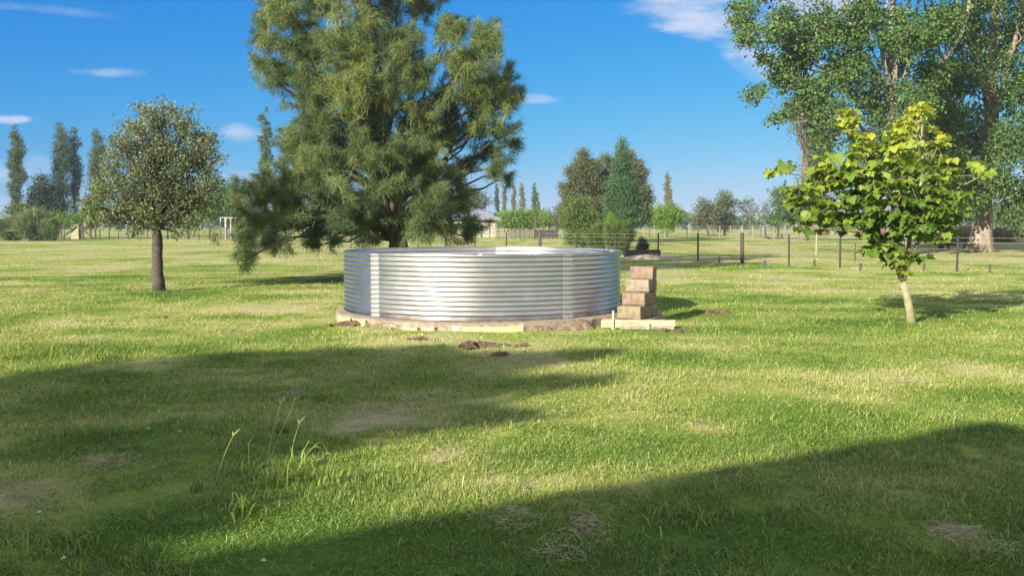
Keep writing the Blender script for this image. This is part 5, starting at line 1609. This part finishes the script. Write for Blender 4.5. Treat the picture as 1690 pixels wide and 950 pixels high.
def tuft(px, py, n, r_px, h, label, mat, wid=0.006, name='grass_tuft', group='taller tufts of lawn grass', seed=None, lean=0.95, cat='grass tuft'):
    c = ground(px, py); rg = np.random.default_rng(seed or int(px * 3 + py)); r = r_px * (0.75 if r_px < 24 else 1) / F * c[1]
    x = c[0] + rg.normal(0, r, n); y = c[1] + rg.normal(0, r * 0.7, n); z = hgt(x, y) - 0.005
    L_ = h * rg.lognormal(0, 0.3, n); az = rg.random(n) * 6.28; le = np.clip(np.abs(rg.normal(lean, 0.4, n)), 0.1, 1.5); L_ = L_ * 0.95
    hd = np.stack((np.cos(az), np.sin(az), 0 * az), -1); up_ = np.array((0, 0, 1.0))
    wv = np.stack((-np.sin(az), np.cos(az), 0 * az), -1) * wid / 2 * (0.7 + 0.6 * rg.random(n))[:, None]
    P0 = np.stack((x, y, z), -1)
    P1 = P0 + (hd * np.sin(le * 0.5)[:, None] + up_ * np.cos(le * 0.5)[:, None]) * L_[:, None] * 0.45
    P2 = P1 + (hd * np.sin(le)[:, None] + up_ * np.cos(le)[:, None]) * L_[:, None] * 0.35
    P3 = P2 + (hd * np.sin(le * 1.8)[:, None] + up_ * np.cos(le * 1.8)[:, None]) * L_[:, None] * 0.25
    V = np.stack((P0 - wv, P0 + wv, P1 + wv, P1 - wv, P2 + wv * 0.7, P2 - wv * 0.7, P3), 1).reshape(-1, 3)
    k = np.arange(n)[:, None] * 7
    o = link_mesh(name, V, [np.vstack((k + np.array([[0, 1, 2, 3]]), k + np.array([[3, 2, 4, 5]]))), k + np.array([[5, 4, 6]])], mat, None, {'rnd': ('FACE', np.tile(np.clip(rg.normal(0.35, 0.13, n), 0, 1), 3))}, origin=(c[0], c[1], 0))
    o.location = (c[0], c[1], 0)
    if r_px >= 24:
        o.name = 'long_grass'; tag(o, label, 'long grass', None, 'stuff')
    else:
        tag(o, label, cat, group)
    return o


for (px, py, n, r_, h, lab) in ((320, 812, 26, 10, 0.11, 'bright tuft of broad blades catching sun left of the seeding stalks'), (400, 850, 40, 26, 0.14, 'wide tuft at the lower end of the sunlit weeds'), (470, 800, 60, 30, 0.11, 'sunlit weedy tuft at the foot of the seeding stalks'),
                             (500, 770, 50, 16, 0.10, 'small sunlit tuft right under the drooping seed heads'), (390, 785, 40, 20, 0.11, 'shaded weedy tuft left of the seeding stalks'), (550, 800, 36, 24, 0.12, 'low tuft to the right of the seeding stalks'),
                             (90, 590, 260, 60, 0.15, 'long ragged tuft along the far edge of the left shadow'), (170, 592, 120, 16, 0.15, 'dense green tuft at the right end of the ragged shadow edge'), (20, 590, 120, 24, 0.16, 'tall tuft at the left picture edge by the shadow'),
                             (470, 712, 70, 14, 0.13, 'dark green tuft inside the shadow above the seeding stalks'), (530, 660, 40, 8, 0.12, 'small dark tuft beside the hay in the shadow'), (700, 640, 80, 30, 0.12, 'green tuft in the shadow below the earth heap'),
                             (990, 640, 60, 22, 0.12, 'tuft at the pointed tip of the long shadow'), (1080, 590, 80, 26, 0.12, 'sunlit tuft below the step boards'), (1540, 770, 70, 24, 0.12, 'tuft in the right foreground shadow'),
                             (1150, 860, 90, 50, 0.09, 'dark leafy patch of grass in the foreground shadow'), (826, 640, 20, 6, 0.14, 'little upright tuft in the shadow right of centre'), (120, 900, 60, 40, 0.13, 'tuft in the lower left corner'),
                             (250, 480, 160, 40, 0.14, 'longer grass round the foot of the round tree'), (1500, 545, 120, 50, 0.10, 'longer grass round the foot of the young tree'), (330, 492, 160, 50, 0.11, 'green longer grass right of the round tree')):
    tuft(px, py, n, r_, h, lab, M['grass'], wid=0.009 if py > 700 else 0.007)

# seeding stalks
SG = 'seeding grass stalks in the left foreground'
M['stalk'] = leaf_mat('stalk', [(0.30, 0.36, 0.09), (0.46, 0.46, 0.15)], 0.2, 0.6, 0.3)


def stalk(pts, z, label, fork=True):
    c = at(pts[0][0], pts[0][1], z); q = np.array([at(px, py, z + 0.05 * k) for k, (px, py) in enumerate(pts)])
    q[0][2] = float(hgt(q[0][0], q[0][1])) - 0.01
    root = empty('seed_stalk', (q[0][0], q[0][1], 0)); tag(root, label, 'grass stalk', SG)
    s = np.linspace(0, 1, len(q)); t2 = np.linspace(0, 1, 12)
    P = np.stack([np.interp(t2, s, q[:, k]) for k in range(3)], -1)
    org = (q[0][0], q[0][1], 0)
    mb = MB(); mb.tube(P, np.linspace(0.0027, 0.0018, 12), 5); st_ = mb.build('stem', M['stalk'], root, origin=org)
    mb = MB(); d = unit(P[-1] - P[-3])
    rg = np.random.default_rng(int(pts[0][0]))
    for sgn in (-1, 1) if fork else (1,):
        e = P[-1] + (d + np.array((0.55 * sgn, 0, 0.05))) * (0.045 if sgn > 0 else 0.025)
        mb.tube(np.array((P[-1], (P[-1] + e) / 2, e)), [0.0030, 0.0048, 0.002], 5, 0.2)
    mb.build('seed_head', M['stalk'], root, origin=org)


stalk([(352, 800), (372, 745), (385, 718)], 5.6, 'short leaning stalk with a forked tip, leftmost of the seeding stalks')
stalk([(440, 765), (448, 720), (457, 690), (463, 665)], 6.1, 'thin upright stalk left of the tallest one')
stalk([(443, 762), (462, 715), (478, 682), (487, 660)], 6.15, 'tallest stalk leaning right with a long seed head')
stalk([(478, 765), (484, 730), (494, 698)], 6.0, 'mid-height stalk between the tallest and the drooping heads')
stalk([(494, 770), (500, 745), (511, 725), (520, 735)], 5.9, 'arching stalk whose head droops, left of the last one')
stalk([(486, 772), (505, 750), (522, 732), (531, 728), (540, 745)], 5.85, 'drooping stalk at the right end of the seeding stalks', fork=True)
stalk([(410, 772), (411, 745), (410, 732)], 5.9, 'short pale stalk with a fluffy tip in the shadow', fork=False)

# white seed fluffs
M['fluff'] = solid_mat('fluff', (0.6, 0.6, 0.56), (0.75, 0.75, 0.72), 30, 0.9, 0.0)
rg = np.random.default_rng(12)
for k, (px, py, lab) in enumerate(((65, 858, 'white seed fluff near the lower left corner'), (297, 730, 'white seed fluff lying in the left shadow'), (245, 722, 'small white fluff by the hay trail in the shadow'), (435, 943, 'white fluff at the bottom edge left of centre'), (105, 935, 'pale fluff at the bottom left edge'))):
    c = ground(px, py); mb = MB()
    for q in range(26):
        d = unit(rg.normal(size=3)); d[2] = abs(d[2]) * 0.8
        mb.tube(np.array(((0, 0, 0.02), d * 0.014 + (0, 0, 0.02))), [0.0012, 0.0008], 3)
    o = mb.build('seed_fluff', M['fluff']); o.location = (c[0], c[1], float(hgt(c[0], c[1])) + 0.03); tag(o, lab, 'seed fluff', 'white seed fluffs on the grass')

# ------------------------------------------------------------------ behind the camera: house and tree that throw the foreground shadows
E = 5.5; Ls = E / math.tan(SUN_EL)
sx_, sy_ = SUN_DIR[0] * Ls, SUN_DIR[1] * Ls
g0 = ground(300, 960)[:2]; g1 = ground(700, 852)[:2]; g2 = ground(1500, 716)[:2]
dirv = (g2 - g1) / np.linalg.norm(g2 - g1)
q0 = g1 - dirv * 4.5 - (sx_, sy_); q1 = g2 + dirv * 1.05 - (sx_, sy_)
yaw = math.atan2(dirv[1], dirv[0]); Lh = np.linalg.norm(q1 - q0)
house = empty('house', (q0[0], q0[1], 0), yaw); tag(house, 'white two-storey house behind the viewer whose straight roof edge shades the foreground', 'house')
mb = MB(); mb.box((Lh / 2, -4.0, (E - 0.2) / 2), (Lh - 0.9, 7.1, E - 0.2)); mb.build('wall', M['render_wall'], house)
mb = MB(); mb.box((Lh / 2, -4.0, E - 0.1), (Lh, 8.0, 0.2), bev=0.02); mb.build('roof', M['roof_grey'], house)
for fx in (0.2, 0.5, 0.8):
    for zz in (1.5, 4.1):
        mb = MB(); mb.box((Lh * fx, -0.43, zz), (1.2, 0.06, 1.2)); w_ = mb.build('window', M['dark_trim'], house)
        mb = MB(); mb.box((Lh * fx, -0.39, zz - 0.65), (1.4, 0.14, 0.07)); mb.build('sill', M['white_paint'], w_)

# lawn-edge tree: foliage masses placed where their shadows reach the lawn
SH = [  # ground photo point of the shadow, radius m, height m
    (30, 640, 1.2, 7.0), (130, 630, 1.1, 7.4), (220, 620, 1.0, 7.8), (330, 615, 1.0, 7.4), (430, 612, 0.9, 7.8), (520, 606, 0.85, 8.0), (620, 600, 0.8, 8.0), (710, 600, 0.75, 8.2), (800, 598, 0.7, 8.2), (880, 597, 0.55, 8.4), (950, 592, 0.4, 8.4),
    (60, 700, 1.2, 6.2), (180, 690, 1.1, 6.0), (300, 680, 1.0, 6.4), (420, 665, 0.85, 6.2), (530, 655, 0.8, 6.6), (640, 648, 0.7, 6.6), (740, 640, 0.55, 6.8), (830, 638, 0.45, 7.0), (920, 634, 0.34, 7.0), (980, 632, 0.24, 7.0),
    (60, 790, 1.0, 5.0), (160, 770, 0.9, 5.2), (260, 750, 0.85, 5.2), (460, 715, 0.6, 5.4), (560, 702, 0.5, 5.6), (660, 694, 0.36, 5.8), (750, 690, 0.26, 5.8), (820, 687, 0.18, 5.8),
    (40, 900, 0.8, 4.4), (90, 850, 0.7, 4.4), (330, 738, 0.45, 5.4), (-80, 660, 1.3, 7.0), (-100, 760, 1.2, 6.0), (-60, 880, 1.0, 5.0), (20, 960, 0.8, 4.0)]
SH = [q for q in SH if not (q[1] >= 735 and q[0] > -200 and q[1] < 990 and q[0] < 400)]
lob = []
s2 = np.array(SUN_DIR)
for (bx, by, nk, r) in ((225, 945, 5, 0.30), (285, 902, 5, 0.30), (350, 855, 6, 0.32), (425, 792, 6, 0.34), (480, 755, 5, 0.34)):
    for k in range(nk):
        for side in (0.0, 0.5):
            gq = ground(bx, by)[:2] - s2 * (0.95 + 0.75 * k) + np.array((-s2[1], s2[0])) * side
            h = 4.6 + 0.25 * k + 0.3 * side; L_ = h / math.tan(SUN_EL)
            lob.append((np.array((gq[0] - s2[0] * L_, gq[1] - s2[1] * L_, h)), r))
for (px, py, r, h) in SH:
    gpt = ground(px, py); L_ = h / math.tan(SUN_EL)
    lob.append((np.array((gpt[0] - SUN_DIR[0] * L_, gpt[1] - SUN_DIR[1] * L_, h)), r * (0.9 if px < 700 else 0.6)))
cen = np.mean([l[0] for l in lob], 0)
b = np.array((cen[0], cen[1], 0))
tp = np.array([b, b + (0.1, 0.1, 1.5), b + (0.3, 0.2, 3.0), b + (0.4, 0.3, 5.0), b + (0.5, 0.5, 7.0)])
make_tree('shadow_tree', 'leafy tree behind the viewer that throws the long pointed shadow over the left lawn', 'tree', b, tp, 0.3, lob, 0.16, 60000, LM['plane'], M['bark_grey'], 500, clump=0.24, per=40, hollow=0.1, aspect=0.8, twigs=False)
print('done building')

# ------------------------------------------------------------------ air between the viewer and the far trees
mb = MB(); mb.box((0, 1150, 10.5), (5400, 3300, 24))
m = bpy.data.materials.new('haze'); m.use_nodes = True
m.node_tree.nodes.clear()
vo = m.node_tree.nodes.new('ShaderNodeVolumePrincipled'); oo = m.node_tree.nodes.new('ShaderNodeOutputMaterial')
vo.inputs['Color'].default_value = (0.62, 0.78, 1.0, 1); vo.inputs['Density'].default_value = 0.00033; vo.inputs['Anisotropy'].default_value = 0.0
m.node_tree.links.new(vo.outputs[0], oo.inputs['Volume'])
hz_ = mb.build('haze', m)
tag(hz_, kind='stuff', label='thin blue morning haze over the far fields', cat='haze')
